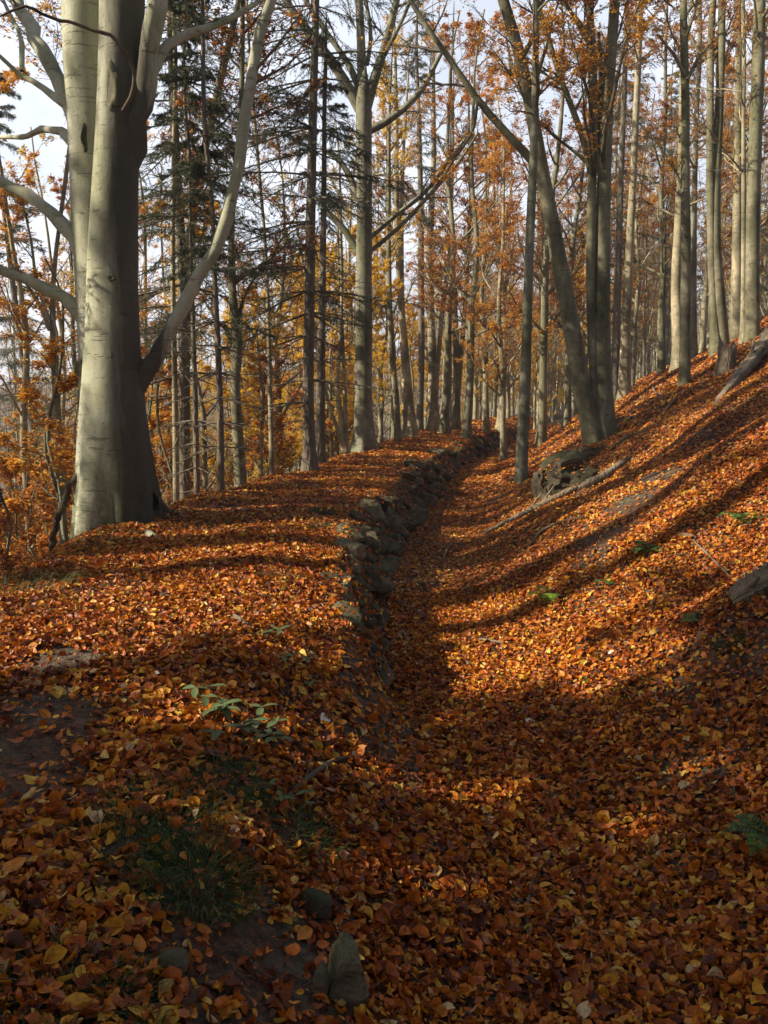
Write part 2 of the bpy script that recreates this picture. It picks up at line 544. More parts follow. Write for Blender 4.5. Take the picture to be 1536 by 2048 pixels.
# ---------------------------------------------------------------- ground sheet
def build_ground():
    ys = np.concatenate([np.arange(-30, 0.5, 1.0), np.arange(0.5, 14, .075), np.arange(14, 30, .2), np.arange(30, 70, .7), np.geomspace(70, 900, 50)])
    ds = np.concatenate([-np.geomspace(620, 12, 42), np.arange(-11.5, -4, .3), np.arange(-4, -1.2, .1), np.arange(-1.2, 1.6, .045), np.arange(1.6, 5, .1),
                         np.arange(5, 14, .3), np.geomspace(14.3, 620, 40)])
    Y, D = np.meshgrid(ys, ds, indexing='ij')
    X = D + edge_x(Y)
    Z = ground(X, Y)
    ny, nd = Y.shape
    i = np.arange(ny - 1)[:, None] * nd + np.arange(nd - 1)[None]
    q = np.stack([i, i + 1, i + nd + 1, i + nd], -1).reshape(-1, 4)
    mb = MB()
    mb.add(np.stack([X, Y, Z], -1), q)
    o = mb.build('ground', M['ground'])
    tag(o, 'leaf covered forest ground with a raised path, a ditch and a hillside', 'ground', kind='structure')

build_ground()

# ---------------------------------------------------------------- leaf litter
STONES = []     # centre and half sizes of what leaves have settled on
BARE = [(40, 1450, .52, .26), (20, 1560, .36, .2), (120, 1320, .3, .14), (1215, 1070, .5, .24), (1260, 1010, .4, .2), (1330, 950, .45, .2), (430, 1800, .22, .12), (560, 1930, .22, .12),
        (300, 1700, .20, .14), (380, 1860, .18, .1), (1180, 1120, .3, .15), (1400, 880, .4, .2), (470, 1560, .2, .12), (590, 1660, .2, .1)]

def build_litter():
    g = np.random.default_rng(5)
    mb = MB()
    stones = np.array(STONES)
    spots = [(hit(u, v), a, b) for u, v, a, b in BARE]

    def scatter(y0, y1, per):
        W0, W1 = .5 * y1 + 2.2, .5 * y1 + 2.6
        n = int((y1 - y0) * (W0 + W1) * per)
        y = g.uniform(y0, y1, n)
        x = g.uniform(-W0, W1, n)
        keep = (x > -.5 * y - 2.2) & (x < .5 * y + 2.6) & (x > left_x(y) - 6)
        x, y = x[keep], y[keep]
        p = np.ones(len(x))
        for q_, (s, a, b) in enumerate(spots):
            lo = .10 if q_ < 6 else .26
            r = np.sqrt(((x - s[0]) / a) ** 2 + ((y - s[1]) / (b * 2)) ** 2)
            p *= np.clip(lo + (1 - lo) * smooth(r, .5, 1.2), 0, 1)
        patch = np.sin(1.7 * x + 2 * np.sin(.9 * y)) * np.sin(1.3 * y + 1.5 * np.sin(1.2 * x)) + .5 * np.sin(4 * x + y) * np.sin(3.1 * y - x)
        p *= np.clip(1.05 - .55 * smooth(patch, .35, 1.0), .25, 1)
        d = x - edge_x(y)
        p *= np.where((d > -.1) & (d < .38) & (y > 4.3) & (y < 26), .35, 1)
        keep = g.uniform(size=len(x)) < p
        return x[keep], y[keep]

    def rest_z(x, y):
        z = ground(x, y)
        for sx, sy, sz, rx, ry, rz in stones:
            if sy < y.min() - .5 or sy > y.max() + .5: continue
            q = ((x - sx) / rx) ** 2 + ((y - sy) / ry) ** 2
            k = np.where(q < 1)[0]
            k = k[g.uniform(size=len(k)) < .5]
            z[k] = np.maximum(z[k], sz + rz * np.sqrt(1 - q[k]) * .95)
        return z

    def frame(x, y, tilt):
        n = len(x)
        N = unit(normal(x, y) + g.normal(0, tilt, (n, 3)))
        D = g.normal(size=(n, 3))
        D = unit(D - (D * N).sum(1, keepdims=True) * N)
        return N, D, np.cross(N, D)

    # near leaves: shaped blades, curled
    for y0, y1, per, size, lift in ((.7, 5, 3300, .044, .03), (5, 9.5, 2700, .042, .03)):
        x, y = scatter(y0, y1, per)
        n = len(x)
        N, D, S = frame(x, y, .45)
        z = rest_z(x, y) + g.uniform(0, lift, n)
        sz = size * np.clip(np.exp(g.normal(-.14, .40, n)), .35, 1.8)
        curl = g.normal(.18, .34, n); fold = g.normal(.16, .28, n); wid = g.uniform(.27, .36, n)
        bend = g.normal(0, .08, n)
        st = [(-.27, .80), (.0, 1.0), (.26, .74)] if y0 < 6 else [(-.22, 1.0), (.14, .92)]
        prof = [(-.5, 0, 0)] + [(a, q * w_, abs(q) * .8) for a, w_ in st for q in (1, 0, -1)] + [(.5, 0, 0)]
        P0 = np.stack([x, y, z], 1)
        V = []
        wave = g.normal(0, .05, (n, 2))
        for q_, (a, s, f) in enumerate(prof):
            V.append(P0 + D * (sz * a)[:, None] + S * (sz * (s * wid + bend * (1 - 4 * a * a)))[:, None]
                     + N * (sz * (curl * 4 * a * a * .5 + fold * f * wid * 2 + (wave[:, 0] * math.sin(q_ * 2.3) + wave[:, 1] * math.cos(q_ * 1.7)) * abs(s)))[:, None])
        V = np.stack(V, 1)
        nv = len(prof); e = nv - 4
        b = np.arange(n)[:, None] * nv
        tris = np.concatenate([b + [0, 2, 1], b + [0, 3, 2], b + [e, e + 1, nv - 1], b + [e + 1, e + 2, nv - 1]], 1).reshape(-1, 3)
        quads = np.concatenate([b + [1 + 3 * q + k, 2 + 3 * q + k, 5 + 3 * q + k, 4 + 3 * q + k] for q in range(len(st) - 1) for k in (0, 1)], 1).reshape(-1, 4)
        mb.add(V.reshape(-1, 3), [tris, quads], 0, False)
    for y0, y1, per, size in ((9.5, 18, 1400, .052), (18, 32, 400, .09), (32, 60, 80, .17)):
        x, y = scatter(y0, y1, per)
        n = len(x)
        N, D, S = frame(x, y, .36)
        P0 = np.stack([x, y, rest_z(x, y) + g.uniform(0.004, .03, n)], 1)
        sz = (size * g.uniform(.65, 1.3, n))[:, None]
        w = sz * .32
        f = g.normal(.2, .3, n)[:, None] * w
        V = np.stack([P0 - D * sz * .5, P0 + S * w + N * f, P0 + D * sz * .5, P0 - S * w + N * f], 1)
        b = np.arange(n)[:, None] * 4
        mb.add(V.reshape(-1, 3), np.concatenate([b + [0, 2, 1], b + [0, 3, 2]], 1).reshape(-1, 3), 0, False)
    o = mb.build('leaf_litter', M['litter'])
    tag(o, 'deep carpet of rust and orange beech leaves over path, ditch and hillside', 'leaf litter', kind='stuff')

# ---------------------------------------------------------------- trees
def trunk_mod(g, P, R, sides, lump=.05, flare=.5, lobes=5, h=.45):
    k = len(R)
    th = np.arange(sides) / sides * 2 * np.pi
    hgt = np.concatenate([[0], np.cumsum(np.linalg.norm(np.diff(P, axis=0), axis=1))])
    ph = g.uniform(0, 6.28, 8)
    m = 1 + lump * (np.sin(2 * th[None] + ph[0] + hgt[:, None] * .5) + .6 * np.sin(3 * th[None] + ph[1] - hgt[:, None] * .8)) * .6
    m = m + lump * .5 * np.sin(hgt[:, None] * 2.3 + ph[2]) * np.sin(th[None] + ph[3])
    e = np.exp(-hgt / h)[:, None]
    m = m * (1 + flare * e * (.55 + .45 * np.sin(lobes * th[None] + ph[4]) + .2 * np.sin((lobes - 2) * th[None] + ph[5])))
    return m[None]

def stem_line(base, pts, Y, H, g, k=26, lean=None):
    """world line and radii from a traced stem [(u, v, width px)] standing at depth Y, grown on to height H."""
    L = [np.append(at_y(u, v, Y), w / 2 / FPX * Y) for u, v, w in pts]
    if base is not None:
        b = np.append(base - np.array([0, 0, .25]), L[0][3] * 1.05)
        L = [b] + L
    L = np.array(L)
    top = L[-1]
    z_top = (base[2] if base is not None else L[0][2]) + H
    if H and top[2] < z_top - .5:
        d = unit(L[-1, :3] - L[-2, :3])
        n = 6
        rise = (z_top - top[2]) / n
        ext = []
        p = top.copy()
        for i in range(n):
            d = unit(d * .75 + np.array([0, 0, .35]) + g.normal(0, .05, 3))
            p = p.copy()
            p[:3] = p[:3] + d * rise / max(d[2], .5)
            p[3] = top[3] * (1 - (i + 1) / n) ** .8 + .012
            ext.append(p)
        L = np.concatenate([L, ext])
    # wander in depth so that a stem is not confined to a plane
    Q = resample(L, k, 1)
    zz = np.linspace(0, 1, k)
    Q[:, 1] += .12 * np.sin(zz * 7 + g.uniform(0, 6)) * zz + zz * zz * g.normal(0, .5)
    return Q[:, :3], Q[:, 3]

def beech_crown(g, trunkmb, crownmb, TP, TR, t0, n1=12, L1=4.0, leaf=3, lsize=.08, up=.09, m2=8, m3=6, leafmat=1, lt0=.15, flat=.5):
    P, R = TP[None], TR[None]
    A, AR = spawn(g, P, R, n1, t0, .98, L1, 48, 8, .5, up, .10, flat * .3)
    tubes(trunkmb, A, AR, 5)
    B, BR = spawn(g, A, AR, m2, .15, 1, -.5, 42, 5, .55, .04, .13, flat, .85, .005)
    tubes(crownmb, B, BR, 4)
    C, CR = spawn(g, B, BR, m3 + 2, .12, 1, -.55, 38, 4, .6, .03, .14, flat, .7, .0034)
    tubes(crownmb, C, CR, 3)
    if leaf > 0:
        m = int(leaf)
        Q = C if leaf >= 1 else C[g.uniform(size=len(C)) < leaf]
        leaf_faces(crownmb, g, along(g, Q, max(m, 1), lt0, 1, .03), lsize, leafmat, 1.9)
    return A

def spruce_crown(g, crownmb, TP, TR, z_dead, z_live, L0, dens=1.0, nl=.055):
    """dead bare whorls from z_dead, live drooping boughs from z_live (heights above the base)."""
    H = TP[-1, 2] - TP[0, 2]
    hs = np.arange(z_dead, H - .3, .42 / dens)
    bp, br, live = [], [], []
    for h in hs:
        z = TP[0, 2] + h
        c = np.array([np.interp(z, TP[:, 2], TP[:, i]) for i in range(3)])
        for a in g.uniform(0, 6.28, g.integers(3, 6)):
            lv = h > z_live - .8 + g.normal(0, .5)
            L = L0 * (1 - .8 * h / H) * g.uniform(.55, 1.1) * (1 if lv else .75)
            s = np.linspace(0, 1, 7)
            d = np.array([math.cos(a), math.sin(a), 0])
            sl = g.normal(-.12, .12)
            p = c + d * (s * L)[:, None] + np.array([0, 0, 1]) * (L * (sl * s - .22 * s ** 2 + .12 * s ** 3))[:, None] + g.normal(0, .012 * L, (7, 3)) * s[:, None]
            bp.append(p); br.append((.007 + .006 * L) * (1 - .85 * s)); live.append(lv)
    bp, br, live = np.array(bp), np.array(br), np.array(live)
    tubes(crownmb, bp, br, 4)
    D = bp[~live]
    if len(D):
        T, TR_ = spawn(g, D, br[~live], 7, .15, 1, -.35, 55, 4, .5, -.03, .12, .75, .8, .002)
        tubes(crownmb, T, TR_, 3)
    D = bp[live]
    if len(D):
        T, TR_ = spawn(g, D, br[live], 26, .08, 1, -.42, 50, 4, .5, -.17, .09, .6, .8, .002)
        tubes(crownmb, T, TR_, 3)
        needles(crownmb, g, T, 42, nl, .0045, 1)
        needles(crownmb, g, D[:, 3:], 24, nl, .0045, 1)

LEAFM = {'r': 'rust', 'o': 'orange', 'g': 'gold'}

def traced_tree(name, label, stems, base=None, Y=None, z=None, H=18, bark='beech', limbs=(), kind='beech', seed=1, sides=12, leaf='r', nleaf=3, t0=.30, n1=18, L1=2.8,
                lump=.05, flare=.75, cat='tree', dead=2.0, live=5.0, L0=2.2, m2=9, lsize=.062, group=None, limb_leaf=2, k=28):
    g = np.random.default_rng(seed)
    if base is not None:
        b = hit(*base)
    else:
        u = stems[0][0][0]
        b = at_y(u, stems[0][0][1], Y)
        b[2] = ground(b[0], b[1])
    Y = b[1]
    root = empty(name, b)
    tag(root, label, cat, group)
    crown = MB()
    lines = []
    for i, st in enumerate(stems):
        tp, tr = stem_line(b + np.array([(st[0][0] - stems[0][0][0]) / FPX * Y, g.normal(0, .08) if i else 0, 0]), st, Y, H * (1 if i == 0 else g.uniform(.85, 1)), g, k)
        mb = MB()
        tubes(mb, tp[None], tr[None], sides, 0, trunk_mod(g, tp, tr, sides, lump, flare))
        if kind == 'beech':
            beech_crown(g, mb, crown, tp, tr, t0, max(3, n1 // len(stems)), L1, nleaf, lsize, m2=m2, m3=7)
        elif kind == 'spruce':
            spruce_crown(g, crown, tp, tr, dead, live, L0)
        mb.build('trunk', M[bark], root, b)
        lines.append((tp, tr))
    for lb in limbs:
        pts = np.array([np.append(at_y(u, v, Y), w / 2 / FPX * Y) for u, v, w in lb])
        s = np.linspace(0, 1, len(pts))
        pts[:, 1] += g.normal(0, .10) * s * np.linalg.norm(pts[-1, :3] - pts[0, :3])
        if lb[-1][1] <= 5 or lb[-1][0] <= 5:
            d = unit(pts[-1, :3] - pts[-2, :3]); r = pts[-1, 3]; p = pts[-1].copy()
            for q in range(4):
                d = unit(d + np.array([0, 0, .12]) + g.normal(0, .06, 3))
                p = p.copy(); p[:3] += d * max(2.6, r * 30) / 4; p[3] = r * (1 - (q + 1) / 4.3)
                pts = np.concatenate([pts, [p]])
        Q = resample(pts, 14, 1)
        mb = MB()
        tubes(mb, Q[None, :, :3], Q[None, :, 3], 8)
        mb.build('limb', M[bark], root, b)
        B, BR = spawn(g, Q[None, :, :3], Q[None, :, 3], 9, .2, 1, max(.5, np.linalg.norm(Q[-1, :3] - Q[0, :3]) * .4), 42, 6, .5, .06, .12, .3)
        tubes(crown, B, BR, 4)
        C, CR = spawn(g, B, BR, 9, .1, 1, -.55, 38, 4, .6, .03, .13, .4, .7, .0034)
        tubes(crown, C, CR, 3)
        if limb_leaf:
            leaf_faces(crown, g, along(g, C, limb_leaf, .2, 1, .03), lsize, 1, 1.1)
    if crown.v:
        mats = [M['twig'], M['needle'] if kind == 'spruce' else M[LEAFM[leaf]]]
        crown.build('crown', mats, root, b)
    return root, lines, b

# --- the old double beech on the left, with its roots and limbs
def build_big_beech():
    g = np.random.default_rng(11)
    b = hit(240, 1050)
    Y = b[1]
    root = empty('beech_tree', b)
    tag(root, 'massive old twin stemmed pale beech with dark shaded side beside the path', 'tree')
    def line(pts, H):
        return stem_line(None, pts, Y, H, g, 44)
    front = [(242, 1085, 196), (241, 1040, 176), (239, 985, 160), (236, 900, 148), (231, 820, 128), (231, 740, 112), (232, 640, 98), (232, 480, 90), (236, 330, 82), (240, 200, 80), (247, 0, 88)]
    back = [(205, 1075, 130), (195, 950, 96), (184, 820, 84), (176, 700, 80), (170, 560, 80), (164, 400, 82), (160, 250, 84), (155, 120, 90), (153, 0, 98)]
    crown = MB()
    for i, (pts, dy) in enumerate(((front, -.12), (back, .30))):
        P, R = line(pts, 17)
        P = P.copy(); P[:, 1] += dy
        P[0, 2] -= .3
        mb = MB()
        S = 40
        th = np.arange(S) / S * 2 * np.pi
        hgt = P[:, 2:3] - b[2]
        e = np.exp(-np.maximum(hgt, 0) / .42)
        m = 1 + .03 * np.sin(2 * th + 1 + hgt) + .022 * np.sin(3 * th - hgt * 1.6 + i) + .012 * np.sin(7 * th + 2 * np.sin(hgt * 3)) + .02 * np.sin(hgt * 2.1 + i) * np.sin(th + 2 * i)
        m = m * (1 - .10 * e) + e * (.17 * np.sin(5 * th + .6) + .12 * np.sin(7 * th + 2.1) + .06 * np.sin(11 * th)) - .03 * np.abs(np.sin(1.5 * th + .5 * hgt)) * smooth(hgt, .3, 2)
        tubes(mb, P[None], R[None], S, 0, m[None])
        beech_crown(g, mb, crown, P, R, .62, 9, 4.5, 3, .08, m2=9)
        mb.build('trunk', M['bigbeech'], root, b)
    # surface roots
    for pts in ([(262, 1020, 40), (276, 1048, 26), (294, 1066, 17), (318, 1080, 10), (345, 1090, 3)], [(300, 1000, 36), (330, 1022, 20), (358, 1032, 10), (395, 1040, 3)],
                [(168, 1040, 44), (148, 1076, 26), (130, 1102, 14), (118, 1118, 4)]):
        L = []
        for j, (u, v, w) in enumerate(pts):
            if j == 0:
                q = at_y(u, v, Y - .1); q[2] = max(q[2], float(ground(q[0], q[1])) + .1)
            else:
                q = hit(u, v); q[2] -= .25 * w / 2 / FPX * Y
            L.append(np.append(q, w / 2 / FPX * Y))
        Q = resample(np.array(L), 12, 1)
        Q[:, 3] *= 1 + .12 * np.sin(np.arange(12) * 1.9)
        mb = MB()
        tubes(mb, Q[None, :, :3], Q[None, :, 3], 14, 0, 1 + .10 * np.sin(np.arange(14) / 14 * 12.566 + np.arange(12)[:, None] * .8)[None])
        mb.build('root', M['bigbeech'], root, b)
    limbs = [
        ([(245, 815, 56), (270, 775, 42), (288, 745, 32), (330, 678, 27), (383, 590, 26), (428, 500, 25), (464, 400, 24), (478, 320, 22), (488, 200, 21), (510, 100, 20), (537, 0, 20)], -.05, 1),
        ([(240, 380, 44), (262, 310, 42), (284, 230, 38), (303, 150, 36), (314, 70, 36), (325, 0, 34)], -.08, 1),
        ([(300, 150, 26), (312, 108, 22), (338, 78, 17), (365, 52, 16), (400, 28, 13), (446, -5, 11)], -.1, 1),
        ([(160, 255, 46), (140, 200, 36), (112, 150, 30), (80, 100, 29), (45, 45, 28), (5, -10, 27)], .30, 1),
        ([(162, 225, 34), (130, 205, 20), (108, 190, 16), (72, 165, 13), (45, 145, 10), (0, 118, 8)], .28, 1),
        ([(44, 142, 10), (40, 100, 10), (30, 60, 9), (0, 20, 8)], .1, 1),
        ([(165, 300, 36), (138, 272, 22), (112, 258, 17), (78, 240, 15), (40, 233, 13), (-5, 236, 11)], .30, 1),
        ([(172, 505, 52), (150, 472, 36), (130, 450, 28), (95, 415, 25), (50, 385, 24), (-5, 358, 23)], .31, 1),
        ([(175, 640, 44), (155, 615, 28), (136, 600, 23), (100, 580, 20), (55, 565, 19), (-5, 540, 17)], .32, 1),
        ([(172, 630, 30), (150, 604, 20), (130, 588, 17), (90, 570, 15), (40, 555, 14), (-5, 530, 12)], .5, 1),
        ([(246, 222, 7), (264, 190, 8), (270, 140, 7), (255, 105, 7), (225, 76, 7), (190, 66, 6), (150, 63, 6), (115, 52, 6), (72, 40, 5), (52, 60, 4), (20, 85, 2)], -.5, 0),
        ([(158, 948, 12), (140, 968, 13), (122, 1010, 14), (105, 1060, 13), (90, 1100, 12), (80, 1130, 11)], -.25, 0),
    ]
    for pts, dy, lf in limbs:
        L = np.array([np.append(at_y(u, v, Y + dy), w / 2 / FPX * Y) for u, v, w in pts])
        s = np.linspace(0, 1, len(L))
        L[:, 1] += g.normal(0, .5) * s * s
        if lf and (pts[-1][1] <= 5 or pts[-1][0] <= 5):
            d = unit(L[-1, :3] - L[-2, :3]); p = L[-1].copy(); r = p[3]
            for q in range(5):
                d = unit(d + np.array([0, 0, .1]) + g.normal(0, .07, 3))
                p = p.copy(); p[:3] += d * .8; p[3] = r * (1 - (q + 1) / 5.5); L = np.concatenate([L, [p]])
        Q = resample(L, 26, 1)
        Q[2:, :3] += g.normal(0, .35, (24, 3)) * Q[2:, 3:4] * (.6 if lf else 1.2)
        Q[:, 3] *= 1 + .10 * np.sin(np.arange(26) * 2.3 + pts[0][1])
        mb = MB()
        tubes(mb, Q[None, :, :3], Q[None, :, 3], 12, 0, trunk_mod(g, Q[:, :3], Q[:, 3], 12, .06, 0))
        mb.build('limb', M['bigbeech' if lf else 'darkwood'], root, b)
        if lf:
            B, BR = spawn(g, Q[None, :, :3], Q[None, :, 3], 9, .3, 1, 1.3, 45, 6, .45, .05, .12, .3)
            tubes(crown, B, BR, 4)
            C, CR = spawn(g, B, BR, 8, .1, 1, -.5, 40, 4, .6, .02, .14, .4, .7, .002)
            tubes(crown, C, CR, 3)
            leaf_faces(crown, g, along(g, C, 3, .2, 1, .02), .065, 1, 1.1)
    crown.build('crown', [M['twig'], M['rust']], root, b)
    # old knots and scars on the bark
    for u, v, w, h, uc, rr, dy in ((213, 787, 26, 30, 230, 58, -.12), (216, 711, 15, 15, 231, 54, -.12), (222, 175, 24, 70, 241, 40, -.12), (168, 275, 10, 44, 161, 41, .30), (222, 556, 13, 11, 232, 47, -.12), (162, 738, 34, 40, 180, 41, .30)):
        c0 = at_y(u, v, Y + dy); r = rr / FPX * Y; dx = (u - uc) / FPX * Y
        yc = Y + dy - math.sqrt(max(r * r - dx * dx, 0)) + .012
        c = at_y(u, v, yc)
        a = np.linspace(0, 2 * np.pi, 19)[:-1]
        ww, hh = w / 2 / FPX * Y, h / 2 / FPX * Y
        nrm = np.array([dx / r, -math.sqrt(max(1 - (dx / r) ** 2, 0)), 0]); sx = np.array([-nrm[1], nrm[0], 0])
        wob = 1 + .18 * np.sin(3 * a + u) + .1 * np.sin(5 * a + v)
        rings = []
        for q, (f, o) in enumerate(((1.25, -.012), (1.05, .012), (.82, .016), (.6, -.004), (.25, .002))):
            rings.append(c + sx * (ww * f * wob * np.cos(a))[:, None] + np.array([0, 0, 1]) * (hh * f * wob * np.sin(a))[:, None] + nrm * o - nrm * ((ww * f * np.cos(a)) ** 2 / (2 * r))[:, None])
        V = np.concatenate(rings + [c[None]])
        n = 18; k = np.arange(n)
        F4 = np.concatenate([np.stack([k + q * n, (k + 1) % n + q * n, (k + 1) % n + (q + 1) * n, k + (q + 1) * n], 1) for q in range(4)])
        mb = MB()
        mb.add(V, [F4, np.stack([k + 4 * n, (k + 1) % n + 4 * n, np.full(n, 5 * n)], 1)], 0)
        mb.build('bark_scar', M['scar'], root, b)
    return root

build_big_beech()

TR = []
def T(*a, **k):
    TR.append(traced_tree(*a, **k))

# --- trees on and beyond the raised path, left to right
T('birch_tree', 'pale slender birch rising from the valley just left of the massive twin beech', [[(120, 940, 16), (112, 820, 15), (105, 720, 15), (100, 650, 13), (98, 560, 9), (110, 460, 7)]], Y=13, H=14, bark='paler', seed=21,
  limbs=[[(100, 660, 10), (78, 610, 8), (50, 570, 6), (10, 520, 5)], [(98, 640, 9), (70, 560, 7), (60, 480, 5), (40, 400, 4)]], leaf='o', nleaf=3, t0=.4, n1=14, L1=2.2)
T('beech_tree', 'thin pale stem directly right of the massive beech trunk with a whitish sunlit edge', [[(352, 1010, 13), (352, 900, 13), (349, 700, 11), (347, 500, 9), (350, 300, 9), (354, 110, 8)]], Y=15.5, H=14, bark='paler', seed=22, leaf='r', nleaf=4, n1=12, t0=.35, L1=2)
T('spruce_tree', 'dark trunked spruce with needle boughs, close right of the thin pale stem', [[(370, 1010, 22), (370, 880, 21), (366, 700, 20), (362, 500, 19), (346, 300, 17), (335, 100, 15), (330, 0, 13)]], Y=16.5, H=19, bark='spruce_bark', kind='spruce', seed=23, dead=2.5, live=3.8, L0=3.2)
T('beech_tree', 'slim beech leaning right over the spruce, crossing behind the long bare limb', [[(372, 1000, 16), (372, 800, 17), (370, 620, 17), (382, 430, 17), (412, 280, 16), (440, 170, 14), (465, 50, 12), (478, 0, 11)]], Y=18.5, H=18, seed=24, bark='olive', leaf='r', nleaf=4, L1=2.5)
T('spruce_tree', 'thin straight dark pole of a young spruce third from the massive beech', [[(394, 1000, 12), (392, 880, 12), (389, 700, 10), (386, 560, 8), (384, 420, 6)]], Y=15.2, H=10, bark='spruce_bark', kind='spruce', seed=25, dead=.8, live=5.0, L0=1.6)
T('spruce_tree', 'young spruce with a dark straight trunk and dead side twigs, left of the knobbly beech', [[(441, 988, 14), (441, 870, 14), (437, 700, 12), (430, 560, 10), (426, 400, 8)]], Y=14.6, H=11.5, bark='spruce_bark', kind='spruce', seed=26, dead=1.2, live=4.6, L0=2.0)
T('beech_tree', 'knobbly grey beech with a swollen burl and kink halfway up its trunk', [[(482, 985, 22), (476, 860, 20), (470, 760, 18), (470, 715, 19), (482, 690, 25), (474, 660, 19), (465, 620, 15), (466, 560, 15), (462, 480, 12), (470, 380, 10)]], Y=15.6, H=13, seed=27, bark='olive', leaf='r', nleaf=4, lump=.12,
  limbs=[[(466, 690, 10), (450, 655, 8), (430, 640, 6), (405, 600, 4)], [(474, 645, 9), (490, 590, 6), (520, 545, 5), (560, 500, 3)]], L1=2, k=36)
T('beech_tree', 'slender pale forked sapling standing in the gap left of the two dark spruces', [[(545, 962, 11), (542, 830, 10), (539, 720, 9), (537, 620, 8), (530, 480, 6)]], Y=19.5, H=12, bark='paler', seed=28, leaf='r', nleaf=4, L1=2, t0=.3, n1=14)
T('spruce_tree', 'tall dark spruce on the path edge, left one of the close pair', [[(620, 946, 25), (616, 850, 22), (617, 700, 21), (620, 500, 19), (623, 300, 17), (628, 150, 15), (632, 0, 13)]], base=(620, 944), H=18, bark='spruce_bark', kind='spruce', seed=29, dead=1.6, live=4.4, L0=3.2)
T('spruce_tree', 'thinner dark spruce with snapped top, right one of the close pair', [[(640, 925, 22), (641, 850, 18), (643, 700, 16), (646, 500, 13), (648, 320, 10), (649, 185, 8)]], Y=18.2, H=9.0, bark='spruce_bark', kind='spruce', seed=30, dead=1.2, live=6.2, L0=2.4)
T('beech_tree', 'small crooked multi stemmed sapling at the foot of the big straight beech', [[(690, 890, 14), (684, 840, 10), (672, 780, 9), (680, 700, 7), (684, 600, 6)], [(692, 890, 10), (690, 800, 8), (686, 700, 7), (680, 560, 5)], [(688, 890, 8), (664, 830, 7), (650, 780, 5)]], Y=23.5, H=9, bark='paler', seed=31, nleaf=1, L1=1.5, leaf='g')
T('beech_tree', 'big straight grey beech with spreading bare crown in the centre of the row', [[(728, 893, 46), (727, 850, 36), (727, 780, 33), (728, 600, 32), (729, 450, 30), (729, 330, 30), (728, 250, 31), (728, 200, 30)]], Y=23, H=9.6, seed=32, leaf='r', nleaf=0, t0=.55, n1=4, L1=1.5, sides=20,
  limbs=[[(728, 215, 28), (724, 150, 18), (722, 80, 16), (718, 0, 15)], [(730, 215, 26), (752, 150, 17), (775, 80, 15), (795, 0, 13)], [(722, 220, 24), (690, 165, 19), (650, 110, 18), (605, 60, 15), (560, 0, 12)],
         [(724, 190, 16), (700, 130, 12), (665, 80, 10), (630, 30, 9), (612, 0, 8)], [(736, 262, 17), (775, 245, 14), (820, 210, 12), (850, 175, 11), (872, 130, 8), (890, 100, 6)],
         [(736, 478, 11), (790, 430, 9), (850, 385, 8), (905, 310, 6), (950, 250, 5)], [(738, 505, 9), (800, 455, 8), (870, 380, 7), (920, 325, 5), (955, 270, 4)],
         [(716, 505, 16), (690, 460, 13), (655, 425, 12), (640, 405, 9)], [(716, 400, 14), (700, 350, 12), (675, 315, 10), (650, 300, 8)], [(738, 180, 9), (765, 120, 8), (800, 60, 7), (826, 0, 6)], [(734, 130, 8), (744, 70, 8), (733, 0, 7)]], limb_leaf=0)
T('beech_tree', 'slim dark leaning trunk immediately right of the big straight beech', [[(797, 885, 13), (793, 800, 12), (783, 700, 11), (779, 600, 10), (777, 480, 9)]], base=(797, 884), H=12, seed=33, bark='olive', leaf='g', nleaf=4, L1=2, t0=.35)
T('beech_tree', 'twin grey trunk with smooth flared foot left of the dark brown spruce', [[(824, 872, 26), (818, 800, 18), (812, 720, 15), (803, 620, 13), (796, 500, 11)], [(812, 872, 14), (808, 740, 10), (804, 600, 9)]], base=(822, 872), H=16, bark='paler', seed=34, leaf='o', nleaf=4)
T('spruce_tree', 'dark brown spruce trunk between two pale beeches at the far bend', [[(838, 868, 15), (841, 780, 14), (843, 700, 13), (842, 560, 12), (842, 400, 10)]], Y=36, H=19, bark='spruce_bark', kind='spruce', seed=35, dead=3, live=9, L0=2.6)
T('beech_tree', 'sunlit forked beech with wide pale foot at the path bend', [[(868, 864, 30), (866, 820, 20), (865, 750, 18), (862, 640, 16), (858, 500, 13), (868, 330, 10)], [(868, 864, 14), (872, 750, 12), (883, 630, 10), (900, 500, 8), (903, 380, 7)]], base=(868, 863), H=17, bark='paler', seed=36, leaf='o', nleaf=4)
T('beech_tree', 'grey beech right of the sunlit forked beech with two upright stems', [[(911, 857, 18), (914, 780, 14), (911, 660, 12), (905, 520, 10), (900, 380, 8)], [(911, 857, 10), (920, 740, 10), (931, 600, 9), (940, 440, 7)]], Y=37, H=17, seed=37, bark='olive', leaf='o', nleaf=4)
T('beech_tree', 'slim pale beech with a swept foot where the ditch disappears', [[(998, 864, 20), (1002, 830, 13), (1008, 750, 12), (1010, 660, 11), (1004, 580, 10), (990, 480, 8), (985, 380, 6)]], base=(998, 864), H=14, bark='paler', seed=38, leaf='r', nleaf=4, limbs=[[(1008, 780, 6), (1025, 720, 5), (1045, 670, 4)], [(1006, 600, 7), (1022, 530, 6), (1030, 470, 4)]])
T('beech_tree', 'single mottled straight trunk standing alone in the ditch', [[(1041, 968, 25), (1044, 900, 24), (1050, 780, 21), (1056, 600, 19), (1061, 450, 18), (1068, 350, 17), (1072, 200, 14), (1074, 0, 11)]], base=(1041, 966), H=17, seed=39, leaf='o', nleaf=4, flare=.15, sides=16, t0=.45)
T('beech_tree', 'slim grey trunk behind the lone ditch trunk at the slope foot', [[(1082, 882, 17), (1082, 780, 15), (1084, 640, 14), (1084, 500, 12), (1080, 350, 9)]], base=(1082, 884), H=13, seed=40, bark='paler', leaf='r', nleaf=3)
